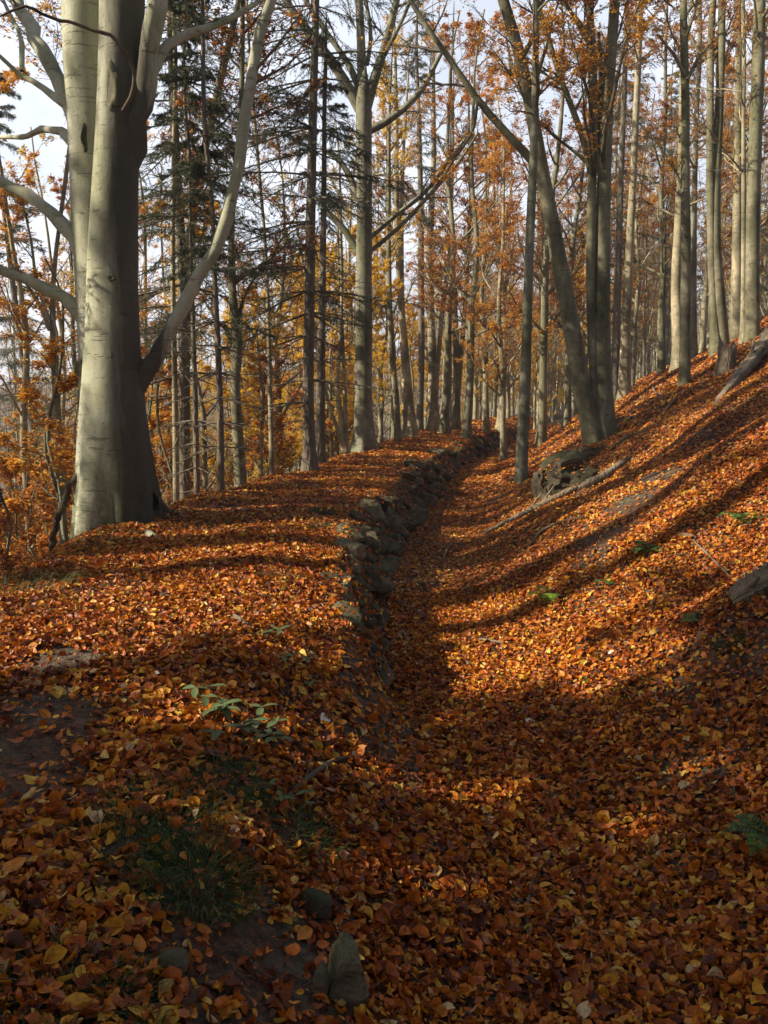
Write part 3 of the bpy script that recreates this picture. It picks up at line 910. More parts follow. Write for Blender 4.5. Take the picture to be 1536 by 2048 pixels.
T('beech_tree', 'three stemmed beech on the slope, its left stem leaning across the ditch', [
    [(1188, 885, 40), (1180, 840, 36), (1160, 760, 35), (1140, 640, 33), (1118, 520, 31), (1096, 410, 29), (1080, 320, 27), (1060, 200, 25), (1034, 80, 22), (1005, 0, 20)],
    [(1198, 880, 24), (1191, 780, 20), (1182, 640, 18), (1180, 520, 17), (1182, 400, 16), (1184, 345, 17)],
    [(1212, 868, 42), (1206, 780, 34), (1204, 640, 31), (1206, 480, 28), (1208, 320, 25), (1216, 150, 21), (1225, 0, 19)]],
  base=(1192, 882), H=17, seed=41, bark='olive', leaf='o', nleaf=9, n1=30, L1=4.0, sides=18, flare=.3, t0=.34, lsize=.068, limb_leaf=6,
  limbs=[[(1082, 340, 20), (1050, 305, 16), (1005, 255, 15), (955, 200, 14), (925, 150, 12), (895, 105, 11), (855, 50, 10), (825, 0, 9)],
         [(1184, 350, 16), (1172, 300, 13), (1150, 240, 12), (1125, 195, 11), (1105, 140, 10), (1085, 80, 9), (1060, 0, 8)],
         [(1184, 350, 14), (1198, 300, 12), (1201, 220, 10), (1205, 140, 8), (1200, 60, 6)],
         [(1208, 110, 9), (1180, 70, 7), (1150, 30, 6), (1120, 0, 5)], [(955, 205, 6), (948, 260, 6), (905, 320, 5), (870, 370, 4)]])
T('beech_tree', 'pale sunlit straight trunk on the ridge right of the three stemmed beech', [[(1249, 766, 24), (1250, 700, 20), (1254, 600, 18), (1262, 450, 15), (1270, 300, 13), (1277, 120, 12), (1280, 0, 11)]], Y=29, H=18, bark='paler', seed=42, leaf='r', nleaf=4, t0=.5)
T('spruce_tree', 'brownish spruce close behind the pale sunlit ridge trunk, dark boughs to its right', [[(1231, 770, 17), (1233, 640, 15), (1238, 480, 13), (1244, 300, 11)]], Y=33, H=19, bark='spruce_bark', kind='spruce', seed=43, dead=2, live=6, L0=3.2)
T('beech_tree', 'straight grey beech rooted low on the hillside, pale trunk behind it', [[(1369, 772, 24), (1370, 690, 21), (1372, 560, 20), (1371, 430, 18), (1371, 330, 16), (1373, 180, 15), (1371, 0, 13)]], base=(1369, 770), H=15, seed=44, bark='olive', leaf='o', nleaf=4, flare=.1, sides=16, t0=.4,
  limbs=[[(1372, 425, 7), (1362, 370, 6), (1345, 330, 5), (1320, 300, 4)], [(1374, 160, 8), (1400, 110, 6), (1440, 70, 4)], [(1370, 150, 8), (1345, 110, 6), (1310, 75, 4)]])
T('beech_tree', 'bright smooth beech with a bulging foot, half hidden behind the low hillside beech', [[(1361, 706, 30), (1354, 640, 20), (1352, 560, 19), (1358, 450, 16), (1364, 300, 13), (1366, 150, 11)]], Y=27, H=16, bark='paler', seed=45, leaf='r', nleaf=4)
T('beech_tree', 'dark leaning twin trunk on the hill crest left of the grey crest trunks', [[(1444, 672, 27), (1438, 600, 23), (1430, 480, 21), (1432, 360, 20), (1440, 240, 17), (1446, 80, 14)], [(1430, 676, 18), (1425, 560, 16), (1422, 400, 16), (1420, 200, 13)]], Y=24, H=17, seed=46, bark='olive', leaf='r', nleaf=4)
T('beech_tree', 'pale thick trunk just behind the foremost grey crest trunk', [[(1474, 662, 26), (1474, 560, 22), (1476, 430, 18), (1478, 300, 15), (1482, 120, 12)]], Y=26, H=17, bark='paler', seed=47, leaf='o', nleaf=4)
T('beech_tree', 'foremost smooth grey trunk on the hill crest near the splintered log', [[(1502, 676, 34), (1503, 620, 29), (1504, 520, 27), (1506, 400, 26), (1513, 250, 25), (1520, 120, 23), (1524, 0, 21)]], base=(1502, 676), H=17, seed=48, bark='olive', leaf='o', nleaf=4, sides=18, flare=.2, t0=.4)
T('beech_tree', 'thin straight pole between the pale and the foremost crest trunks', [[(1487, 672, 12), (1487, 560, 10), (1489, 400, 9), (1492, 200, 7)]], Y=23, H=13, seed=49, leaf='o', nleaf=1, bark='paler')
T('beech_tree', 'narrow grey trunk between the low hillside beech and the dark crest twin', [[(1387, 690, 14), (1386, 560, 13), (1388, 400, 11), (1390, 200, 9)]], Y=29, H=16, seed=50, leaf='r', nleaf=4)

# ---------------------------------------------------------------- the wood around: one tree of each kind, then copies
def proto(name, kind, H, r, seed, bark, leaf=None, nleaf=0, lsize=.12, t0=.45, n1=14, L1=3.5, m2=7, m3=5, lean=.03, fork=0, dead=2, live=6, L0=2.6, up=.09):
    g = np.random.default_rng(seed)
    root = empty(name, (0, 0, 0))
    k = 16
    s = np.linspace(0, 1, k)
    mb, crown = MB(), MB()
    for q in range(1 + fork):
        a = g.uniform(0, 6.28)
        ln = lean * H * (1 + 1.5 * q)
        P = np.stack([ln * s ** 1.3 * math.cos(a) + .22 * s * np.sin(s * 9 + seed) + .05 * np.sin(s * 21 + seed), ln * s ** 1.3 * math.sin(a) + .22 * s * np.sin(s * 8 + 2 * seed), s * H * (1 - .08 * q) - .3], 1)
        P[:, :2] -= P[0, :2]
        R = r * (1 - .25 * q) * (1 - .92 * s ** 1.1) + .012
        tubes(mb, P[None], R[None], 9, 0, trunk_mod(g, P, R, 9, .06, .8))
        if kind == 'spruce':
            spruce_crown(g, crown, P, R, dead, live, L0, .9, .085)
        else:
            beech_crown(g, mb, crown, P, R, t0, n1 // (1 + fork), L1, nleaf, lsize, m2=m2, m3=m3, up=up)
    mb.build('trunk', M[bark], root)
    crown.build('crown', [M['twig'], M['needle'] if kind == 'spruce' else M[leaf or 'rust']], root)
    return root

PROTO = {
    'bare': [proto('beech_tree', 'beech', 18, .125, 101, 'paler', 'rust', 1, .08, t0=.12, n1=34, up=.16, m3=7), proto('beech_tree', 'beech', 17, .11, 102, 'olive', 'orange', 2, .08, t0=.12, n1=36, fork=1, up=.18, lean=.02, m3=7),
             proto('beech_tree', 'beech', 15, .085, 103, 'paler', 'gold', 2, .08, t0=.1, n1=32, L1=2.8, lean=.05, up=.16, m3=7), proto('beech_tree', 'beech', 16, .10, 104, 'paler', 'orange', 2, .08, t0=.15, n1=36, L1=3.2, fork=2, up=.2, lean=.025, m3=7)],
    'rust': [proto('beech_tree', 'beech', 15, .14, 111, 'olive', 'rust', 11, .065, t0=.2, n1=26, m3=6), proto('beech_tree', 'beech', 13, .11, 112, 'paler', 'orange', 12, .065, t0=.18, n1=26, L1=3.0, m3=6)],
    'gold': [proto('beech_tree', 'beech', 8, .07, 121, 'paler', 'gold', 18, .07, t0=.12, n1=20, L1=2.4), proto('beech_tree', 'beech', 10, .08, 122, 'beech', 'gold', 16, .07, t0=.15, n1=22, L1=2.6)],
    'spruce': [proto('spruce_tree', 'spruce', 19, .17, 131, 'spruce_bark', dead=2, live=6), proto('spruce_tree', 'spruce', 15, .13, 132, 'spruce_bark', dead=1.5, live=4)],
    'sapling': [proto('beech_sapling', 'beech', 5.0, .035, 141, 'beech', 'rust', 5, .10, t0=.1, n1=14, L1=1.6, m2=6), proto('beech_sapling', 'beech', 6.0, .04, 142, 'beech', 'orange', 5, .10, t0=.12, n1=14, L1=1.8, m2=6, fork=1)],
    'shade': [proto('beech_tree', 'beech', 19, .20, 151, 'beech', 'rust', 16, .13, t0=.18, n1=26, L1=4.6, m2=8, m3=6), proto('beech_tree', 'beech', 17, .17, 152, 'beech', 'orange', 14, .13, t0=.2, n1=24, L1=4.2, m2=8, m3=6)],
}
PROTO['highshade'] = [proto('beech_tree', 'beech', 20, .20, 161, 'beech', 'rust', 14, .13, t0=.48, n1=24, L1=4.4, m2=8, m3=6)]
PROTO['tall'] = [proto('beech_tree', 'beech', 24, .24, 171, 'beech', 'rust', 4, .12, t0=.34, n1=30, L1=5.0, m2=8, m3=5), proto('beech_tree', 'beech', 23, .20, 172, 'beech', 'orange', 4, .12, t0=.3, n1=30, L1=4.6, m2=8, m3=5, fork=1, lean=.02)]
PROTO['pole'] = [proto('beech_tree', 'beech', 28, .30, 181, 'beech', 'rust', 2, .10, t0=.60, n1=18, L1=3.6, m2=8, m3=5)]
USED = set()

def plant(kind, which, x, y, rz, sc, label, group, cat='tree'):
    p = PROTO[kind][which % len(PROTO[kind])]
    key = (kind, which % len(PROTO[kind]))
    o = p if key not in USED else copy_tree(p)
    USED.add(key)
    o.location = (x, y, float(ground(x, y)) - .05)
    o.rotation_euler = (0, 0, rz)
    o.scale = (sc, sc, sc)
    tag(o, label, cat, group)
    return o

WORDS = {
    'bare': ('tall slim bare grey beech', 'bare beeches'), 'rust': ('beech with rust orange leaves', 'rust leaved beeches'),
    'gold': ('small tree with golden yellow leaves', 'golden trees'), 'spruce': ('dark green spruce', 'spruces'), 'sapling': ('thin sapling with rust brown leaves', 'saplings'),
}
PLACES = {'valley': 'in the valley wood beyond the raised path', 'far': 'in the wood where the ditch bends away', 'ridge': 'in the wood on the ridge behind the hillside'}

def forest():
    g = np.random.default_rng(77)
    taken = [np.array(b[:2]) for _, _, b in TR]
    def put(kind, place, x, y, gap, sc=None):
        q = np.array([x, y])
        if any(np.hypot(*(q - t)) < gap for t in taken): return False
        taken.append(q)
        w, grp = WORDS[kind]
        plant(kind, int(g.integers(0, 9)), x, y, g.uniform(0, 6.28), sc or g.uniform(.8, 1.2), f'{w} {PLACES[place]}', f'{grp} {PLACES[place]}', 'sapling' if kind == 'sapling' else 'tree')
        return True
    def fill(place, n, kinds, probs, yr, dr, gap):
        done = 0
        for _ in range(n * 12):
            y = yr[0] + (yr[1] - yr[0]) * g.uniform() ** .85
            x = g.uniform(*dr) + float(edge_x(y))
            if abs(x) > .5 * y + 2: continue
            if put(g.choice(kinds, p=probs), place, x, y, gap): done += 1
            if done >= n: break
    fill('valley', 95, ['bare', 'rust', 'gold', 'spruce'], [.52, .15, .25, .08], (23, 85), (-55, -5.5), 1.4)
    fill('far', 78, ['bare', 'rust', 'gold'], [.66, .12, .22], (44, 95), (-6, 9), .9)
    fill('ridge', 48, ['bare', 'rust', 'gold', 'spruce'], [.64, .12, .06, .18], (27, 85), (8, 42), 1.5)
    for _ in range(46):
        y = g.uniform(10.5, 30)
        x = float(left_x(y)) - g.uniform(1.6, 11)
        if abs(x) < .52 * y + 1.5:
            put('sapling', 'valley', x, y, .55, g.uniform(.6, 1.1))

    for u, Y in ((5, 13.5), (60, 14.5), (100, 15), (30, 15.5), (-10, 16), (75, 16.5), (130, 18), (20, 18), (50, 21), (110, 22), (0, 24), (90, 26), (140, 24), (-20, 16.5), (45, 29), (10, 33), (100, 33), (300, 21), (330, 26), (420, 25), (510, 28), (580, 31)):
        put('sapling', 'valley', float(at_y(u, 900, Y)[0]), Y, .2, g.uniform(.55, .8) if Y < 17 else g.uniform(.8, 1.25))

forest()

for k, (u, Yd, kind, sc, lab) in enumerate([
        (935, 31, 'rust', 1.0, 'orange leaved beech behind the long slanting limb of the three stemmed beech'), (1010, 29, 'rust', .95, 'orange leaved beech just left of the lone ditch trunk, above the slanting limb'),
        (1135, 34, 'rust', 1.0, 'orange leaved beech seen between the stems of the three stemmed beech'), (1260, 40, 'rust', 1.05, 'rust leaved beech behind the pale sunlit ridge trunk'),
        (790, 37, 'rust', .9, 'orange leaved beech in the gap right of the big straight beech'), (50, 19, 'rust', .95, 'rust leaved beech in the valley at the left edge of the view'),
        (140, 27, 'rust', 1.0, 'rust leaved beech showing behind the massive twin beech'), (310, 23, 'rust', .9, 'rust leaved beech right behind the massive twin beech'), (560, 29, 'rust', .85, 'rust leaved beech in the gap left of the dark spruce pair'),
        (765, 31, 'gold', .8, 'yellow leaved small tree right behind the big straight beech foot'), (480, 25, 'gold', .9, 'yellow leaved small tree behind the knobbly beech'), (405, 22, 'gold', .9, 'golden small tree behind the young dark spruces'),
        (690, 36, 'gold', .8, 'yellow leaved small tree left of the big straight beech'), (960, 52, 'gold', .8, 'yellow leaved small tree at the far bend of the ditch'), (1005, 58, 'gold', .85, 'yellow leaved small tree behind the swept foot beech'),
        (855, 42, 'gold', 1.1, 'golden tree behind the sunlit forked beech'), (650, 31, 'gold', 1.2, 'golden tree behind the spruce pair, high foliage'), (1400, 33, 'rust', 1.0, 'orange leaved beech behind the low hillside beech'),
        (890, 33, 'rust', 1.05, 'tall orange leaved beech straight behind the bend of the ditch'), (975, 36, 'rust', 1.1, 'orange leaved beech left of the swept foot beech, behind the slanting limb'), (1085, 28, 'rust', 1.0, 'orange leaved beech tucked behind the slim grey trunk at the slope foot'),
        (1180, 38, 'rust', 1.15, 'orange leaved beech behind the fork of the three stemmed beech'), (1320, 36, 'rust', 1.1, 'orange leaved beech between the pale ridge trunk and the low hillside beech'), (1465, 34, 'rust', 1.1, 'orange leaved beech behind the grey crest trunks'),
        (740, 27, 'gold', .8, 'low yellow tree filling the gap by the big straight beech foot'), (660, 27, 'gold', .7, 'low yellow tree just right of the dark spruce pair'), (520, 23, 'gold', .8, 'golden small tree left of the dark spruce pair'), (590, 34, 'gold', 1.0, 'golden tree far behind the left spruce of the pair'),
        (820, 40, 'gold', .9, 'yellow tree behind the twin grey trunk'), (900, 46, 'gold', 1.0, 'yellow tree behind the two stemmed grey beech')]):
    plant(kind, k, at_y(u, 800, Yd)[0], Yd, k * 2.1, sc, lab, None)

# trees outside the frame, left of and behind the camera, that shade the path
SHADE = [(-7.6, -.9, 'shade', .95), (-10.5, -2.2, 'shade', 1.05), (-6.2, -3.6, 'shade', .95), (-13.0, -.6, 'shade', 1.1), (-9.0, .4, 'shade', .60), (-15, -4.0, 'shade', 1.1), (-5.4, .6, 'shade', .42),
         (-9.8, 2.4, 'highshade', .95), (-10.8, .4, 'highshade', .95), (-13.2, 1.3, 'highshade', 1.15), (-8.2, 6.4, 'rust', .5), (-12, 9.0, 'bare', 1.15), (-11, 11.2, 'tall', 1.0), (-17, 5.2, 'tall', 1.05), (-12.5, 16.5, 'tall', 1.0),
         (-18, 10, 'bare', 1.2), (-8.8, 5.5, 'pole', .95), (-9.6, 6.8, 'pole', 1.0), (-10.2, 9.3, 'pole', 1.0), (-8.6, 10.3, 'pole', .9), (-11.6, 9.0, 'pole', 1.1), (-12.4, 5.9, 'pole', 1.05), (-13, 11.5, 'pole', 1.1), (-16, 3.0, 'rust', 1.2), (-9.6, 3.4, 'rust', .5), (-8.2, 10.8, 'rust', .45),
         (-2.5, -6, 'shade', 1.0), (2.5, -7, 'shade', 1.0), (6.5, -4, 'shade', 1.0), (9, 1, 'rust', 1.1), (8.5, 5.5, 'bare', 1.0), (4, -12, 'shade', 1.1), (-4, -13, 'shade', 1.1)]
for i, (x, y, w, s) in enumerate(SHADE):
    plant(w, i, x, y, i * 1.7, s, 'leafy beech around the viewpoint, left of and behind where the photograph was taken', 'beeches around the viewpoint')

for kind, lst in PROTO.items():          # kinds that were not planted
    for k, p in enumerate(lst):
        if (kind, k) not in USED:
            for ch in list(p.children): bpy.data.objects.remove(ch)
            bpy.data.objects.remove(p)

def far_wood():
    """The wood beyond what one can count: one object."""
    g = np.random.default_rng(9)
    n = 1500
    R = 85 + 190 * g.uniform(size=n) ** 1.1
    A = np.radians(g.uniform(55, 125, n))
    x, y = R * np.cos(A), R * np.sin(A)
    z = ground(x, y)
    H = g.uniform(12, 20, n)
    s = np.linspace(0, 1, 6)
    P = np.stack([x[:, None] + g.normal(0, .25, (n, 6)), y[:, None] + g.normal(0, .25, (n, 6)), z[:, None] + s * H[:, None]], -1)
    mb = MB()
    r = g.uniform(.10, .22, n)[:, None] * (1 - .9 * s)
    tubes(mb, P, r, 5, 0)
    B, BR = spawn(g, P, r, 9, .3, 1, 4.5, 42, 5, .5, .14, .1, .2, .8, .018)
    tubes(mb, B, BR, 3, 0)
    C, CR = spawn(g, B, BR, 4, .2, 1, -.5, 40, 3, .6, .05, .1, .2, .6, .012)
    tubes(mb, C, CR, 3, 0)
    D_, DR = spawn(g, C[::2], CR[::2], 3, .2, 1, -.6, 40, 3, .7, .05, .1, .2, .6, .008)
    tubes(mb, D_, DR, 3, 0)
    half = np.repeat(g.uniform(size=n) < .30, 36)
    Q = along(g, C[half], 3, .1, 1, .15)
    k = len(Q) // 3
    leaf_faces(mb, g, Q[:2 * k], .34, 1, .9)
    leaf_faces(mb, g, Q[2 * k:], .32, 2, .9)
    o = mb.build('far_wood', [M['paler'], M['rust'], M['orange']])
    tag(o, 'distant autumn wood closing the view across the valley and along the path', 'woods', kind='stuff')

far_wood()

# ---------------------------------------------------------------- stones
def rock_mesh(mb, g, c, size, N, yaw=0, sub=2, rough=.22, cuts=5, mat=0):  # cuts: how many flat broken faces
    import bmesh
    bm = bmesh.new()
    bmesh.ops.create_icosphere(bm, subdivisions=sub, radius=1)
    V = np.array([v.co[:] for v in bm.verts])
    F = np.array([[v.index for v in f.verts] for f in bm.faces])
    bm.free()
    V = np.sign(V) * np.abs(V) ** (.62 if cuts < 8 else .48)
    for _ in range(cuts):
        n = unit(g.normal(size=3)); h = g.uniform(.62, .95)
        dd = V @ n
        V = V - np.maximum(dd - h, 0)[:, None] * n
    ph = g.uniform(0, 6, 6)
    V = V * (1 + rough * .35 * (np.sin(V @ g.normal(0, 2.2, 3) + ph[0]) + .7 * np.sin(V @ g.normal(0, 4.5, 3) + ph[1]) + .4 * np.sin(V @ g.normal(0, 9, 3) + ph[2])))[:, None]
    V = V * np.asarray(size) * .5
    cy, sy = math.cos(yaw), math.sin(yaw)
    V = V @ np.array([[cy, sy, 0], [-sy, cy, 0], [0, 0, 1]])
    tilt = np.array(N, float)
    zx = unit(np.cross([0, 1, 0], tilt)); zy = np.cross(tilt, zx)
    V = V[:, :1] * zx + V[:, 1:2] * zy + V[:, 2:] * tilt
    mb.add(V + np.asarray(c), F, mat, False)

def wall(y0, y1, n, label, seed, s0, s1):
    g = np.random.default_rng(seed)
    ym = (y0 + y1) / 2
    root = empty('stone_wall', (float(edge_x(ym)), ym, float(ground(edge_x(ym) + .1, ym))))
    tag(root, label, 'stone wall')
    b = np.array(root.location)
    for i in range(n):
        y = g.uniform(y0, y1)
        d = g.uniform(-.10, .30)
        x = float(edge_x(y)) + d
        sz = g.uniform(s0, s1)
        z = float(ground(x, y)) - g.uniform(-.10, .36) * sz
        mb = MB()
        rock_mesh(mb, g, (x, y, z), (sz * g.uniform(.7, 1.15), sz * g.uniform(.8, 1.5), sz * g.uniform(.3, .62)), unit(np.array([g.normal(.2, .25), g.normal(0, .25), 1])), g.uniform(-.6, .6), 3, .13, 11)
        o = mb.build('stone', M[g.choice(['rock', 'mossrock', 'palerock'], p=[.5, .4, .1])], root, b)
        STONES.append((x, y, z, sz * .42, sz * .55, sz * .26))

wall(5.9, 8.6, 52, 'nearest stretch of the tumbled mossy stone edging above the ditch', 201, .14, .36)
wall(8.8, 14.0, 76, 'middle stretch of tumbled stone edging with pale lit tops beside the ditch', 202, .18, .48)
wall(14.2, 38, 96, 'far dark stretch of mossy stone edging just before the ditch bends', 203, .26, .6)

def stone(name, label, u, v, size, mat, seed, N=(0, 0, 1), yaw=0, sink=.2, sub=3, cuts=6, cat='stone', rough=.16):
    p = hit(u, v)
    mb = MB()
    g = np.random.default_rng(seed)
    q = p + np.array([0, 0, size[2] * (.5 - sink)])
    rock_mesh(mb, g, q, size, unit(np.array(N, float)), yaw, sub, rough, cuts)
    if v < 1100: STONES.append((*q, size[0] * .45, size[1] * .45, size[2] * .5))
    o = mb.build(name, M[mat], None, p)
    tag(o, label, cat)
    return o

stone('stone', 'blocky pale grey stone with a flat top in the dark foreground', 692, 1985, (.13, .20, .22), 'palerock', 301, (.3, -.35, 1), .25, .2, 4, 5, 'stone', .3)
stone('stone', 'small greyish stone half buried left of the blocky foreground stone', 335, 1940, (.13, .09, .07), 'rock', 302)
stone('stone', 'thin upright stone sliver just left of the blocky foreground stone', 640, 1985, (.05, .10, .11), 'rock', 303)
stone('stone', 'dark rounded stone above the blocky foreground stone', 632, 1825, (.13, .12, .09), 'mossrock', 304)
stone('stone', 'dark flat mossy stone on the path by the stone edging', 648, 1030, (.42, .3, .16), 'mossrock', 305, (0, 0, 1), 0, .35)
stone('stone', 'pale stone on top of the stone edging, catching the sun', 745, 1030, (.40, .42, .30), 'palerock', 306, (.2, 0, 1), .3, .3)
stone('stone', 'pale cracked stone on the near rim of the stone edging', 700, 1105, (.34, .4, .22), 'palerock', 307, (.2, 0, 1), -.2, .3)
stone('boulder', 'large dark mossy outcrop in the bank below the three stemmed beech', 1135, 968, (.95, 1.0, .62), 'mossrock', 308, (-.5, -.1, 1), .3, .30, 5, 16, 'boulder', .34)
stone('boulder', 'upright dark rock at the left end of the mossy outcrop', 1083, 997, (.30, .5, .66), 'mossrock', 309, (-.2, 0, 1), .5, .25, 4, 12, 'boulder', .34)
stone('boulder', 'leaf topped dark rock filling the gap at the middle of the mossy outcrop', 1105, 985, (.5, .5, .42), 'rock', 311, (-.5, -.2, 1), .1, .3, 4, 12, 'boulder', .34)
stone('boulder', 'grey rock poking from leaves beneath the three stemmed beech', 1175, 925, (.9, .8, .5), 'rock', 310, (-.3, 0, 1), .9, .35, 3, 7, 'boulder')

# ---------------------------------------------------------------- fallen wood
def stick(name, label, pts, mat, cat, lift=.4, sides=7, seed=0, k=14, side=None, ragged=0):
    g = np.random.default_rng(seed + 400)
    L = []
    for u, v, w in pts:
        p = hit(u, v)
        r = w / 2 / FPX * np.linalg.norm(p - np.array([0, 0, CAM_Z]))
        L.append(np.array([p[0], p[1], p[2] + r * lift + .008, r]))
    Q = resample(np.array(L), k, 1)
    s = np.arange(k)
    Q[:, 3] *= 1 + .10 * np.sin(s * 2.1 + seed) + .06 * np.sin(s * 4.7)
    if ragged: Q[:, 3] *= np.clip(1 - .75 * smooth(s / (k - 1.), 1 - ragged, 1) * g.uniform(.6, 1, k), .1, 1)
    b = L[0][:3]
    mb = MB()
    md = trunk_mod(g, Q[:, :3], Q[:, 3], sides, .12, 0)
    if cat == 'log':      # weathered grain
        gr = g.normal(0, 1, (1, 1, sides))
        md = md * (1 + (.11 if sides > 50 else .07) * gr + .04 * np.roll(gr, 3, 2) * np.sin(s * .5)[None, :, None])
    tubes(mb, Q[None, :, :3], Q[None, :, 3], sides, 0, md)
    for e in (0, -1):  # end caps
        n = np.arange(sides) + (0 if e == 0 else (k - 1) * sides)
        mb.f.append((n[None, ::-1] if e == 0 else n[None], 0, False))
    o = mb.build(name, M[mat], None, b)
    tag(o, label, cat)
    if side:
        for j, (f, ln, up) in enumerate(side):
            i = int(f * (k - 1))
            p = Q[i, :3]; r = Q[i, 3] * .5
            d = unit(unit(Q[min(i + 1, k - 1), :3] - Q[max(i - 1, 0), :3]) + np.array([g.normal(0, .5), g.normal(0, .3), up]))
            t = np.linspace(0, 1, 6)[:, None]
            PP = p + d * ln * t + g.normal(0, .03 * ln, (6, 3)) * t
            m2 = MB()
            tubes(m2, PP[None], (r * (1 - .7 * t[:, 0]))[None], 5)
            c = m2.build('side_twig', M[mat], o, b)
    return o

stick('fallen_pole', 'long pale fallen pole lying across the slope foot below the mossy outcrop', [(968, 1072, 8), (1010, 1052, 11), (1060, 1028, 13), (1110, 1003, 13), (1155, 983, 11)], 'deadwood', 'branch', 1.0, 9, 1, 18, [(.55, .35, 1.4), (.7, .5, 1.0), (.25, .3, -.1)])
stick('root', 'yellowish exposed root running up the slope from the pale fallen pole', [(1150, 985, 10), (1185, 970, 17), (1215, 955, 16), (1235, 938, 15), (1262, 918, 8)], 'deadwood', 'root', .6, 9, 2)
stick('fallen_log', 'weathered splintered log lying down the slope near the hill crest', [(1432, 812, 8), (1470, 775, 20), (1505, 735, 27), (1545, 690, 36)], 'deadwood', 'log', .9, 34, 3, 28, [(.75, .5, 2.0), (.4, .4, -.3)])
stick('fallen_log', 'grey weathered log end with splintered grain at the right edge of the slope', [(1466, 1212, 34), (1480, 1205, 42), (1500, 1194, 47), (1550, 1170, 54), (1640, 1130, 60)], 'deadwood', 'log', .3, 72, 4, 40, [(.06, .16, .25), (.10, .22, .1), (.03, .12, .6), (.16, .18, .5)])
stick('branch', 'thin mossy branch above the grey log end on the slope', [(1440, 1212, 5), (1490, 1150, 6), (1560, 1125, 7)], 'darkwood', 'branch', 1, 6, 5)
stick('dead_branch', 'dark curved dead branch arching over leaves in the centre foreground', [(560, 1625, 6), (590, 1590, 10), (640, 1550, 11), (672, 1530, 10), (705, 1520, 6)], 'darkwood', 'branch', 1.4, 8, 6, 16, [(.4, .25, .2), (.6, .3, -.1)])
stick('dead_branch', 'thin dark twig running from the curved dead branch towards the ditch', [(735, 1512, 5), (775, 1530, 7), (810, 1556, 6), (850, 1585, 4)], 'darkwood', 'twig', 1.5, 6, 7, 14, [(.5, .2, .3)])
stick('dead_branch', 'thin crooked twig under the broad green leaves on the left', [(395, 1503, 4), (435, 1498, 6), (468, 1508, 7), (510, 1484, 6), (552, 1462, 4)], 'darkwood', 'twig', 2, 6, 8, 16, [(.6, .25, .5), (.85, .2, -.6)])
stick('dead_branch', 'dark hooked twig lying on the lower ditch floor', [(1125, 1714, 4), (1085, 1738, 6), (1062, 1780, 7), (1054, 1830, 7), (1058, 1885, 5)], 'darkwood', 'twig', 1.8, 6, 9, 16)
stick('fallen_twig', 'pale forked twig standing against the ditch wall foot', [(772, 1302, 3), (792, 1283, 4), (806, 1268, 5), (816, 1292, 4), (824, 1312, 3)], 'deadwood', 'twig', 3, 5, 10, 14)
stick('fallen_twig', 'pale twig on the ditch floor right of the stone edging', [(795, 1206, 4), (828, 1222, 5), (868, 1246, 4)], 'deadwood', 'twig', 1.5, 5, 11)
stick('fallen_twig', 'grey twig leaning out of the lower end of the stone edging', [(734, 1318, 4), (748, 1340, 4), (762, 1366, 3)], 'deadwood', 'twig', 3, 5, 12)
stick('fallen_twig', 'short bright stick in the sunny patch on the ditch floor', [(943, 1281, 4), (975, 1286, 6), (1006, 1291, 5)], 'deadwood', 'stick', 1.5, 6, 13)
stick('fallen_twig', 'short broken pale stick in the middle of the ditch floor', [(1032, 1442, 5), (1046, 1430, 7), (1058, 1418, 5)], 'deadwood', 'stick', 1.5, 6, 14)
stick('fallen_twig', 'grey bark strip lying on the path left of the stone edging', [(458, 1230, 6), (478, 1244, 13), (503, 1264, 8)], 'deadwood', 'bark', .6, 6, 15)
stick('fallen_twig', 'fine arching twigs at the ditch floor centre below the pale pole', [(884, 1132, 3), (896, 1102, 3), (918, 1084, 3), (940, 1080, 2)], 'deadwood', 'twig', 5, 5, 16, 14, [(.3, .4, 1.0)])
stick('fallen_twig', 'dark thin branch crossing the sunny slope below the fallen pole', [(1058, 1098, 4), (1082, 1068, 6), (1120, 1050, 5), (1168, 1040, 4)], 'darkwood', 'twig', 2, 5, 17)
stick('fallen_twig', 'long thin twig on the leaves under the three stemmed beech', [(1222, 902, 4), (1250, 882, 5), (1295, 862, 3)], 'deadwood', 'twig', 2, 5, 18)
stick('fallen_twig', 'short upright twig right of the three stemmed beech', [(1305, 780, 3), (1312, 794, 4), (1323, 804, 3)], 'deadwood', 'twig', 3, 5, 19)
stick('fallen_twig', 'straight thin stick pointing up the slope below the low hillside beech', [(1318, 842, 3), (1335, 822, 4), (1354, 798, 3)], 'deadwood', 'twig', 2, 5, 20)
stick('fallen_twig', 'thin twig lying down the sunny slope left of the grey log end', [(1385, 1085, 3), (1425, 1125, 4), (1470, 1168, 3)], 'deadwood', 'twig', 2, 5, 21)
stick('fallen_twig', 'short thick stick on the sunny slope beside bare soil', [(1352, 1072, 5), (1372, 1076, 8), (1392, 1080, 5)], 'deadwood', 'stick', 1, 6, 22)
stick('fallen_twig', 'dead leaning branch poking up beside the ridge trunks', [(1262, 764, 4), (1290, 735, 4), (1310, 700, 3)], 'darkwood', 'twig', 6, 5, 23)
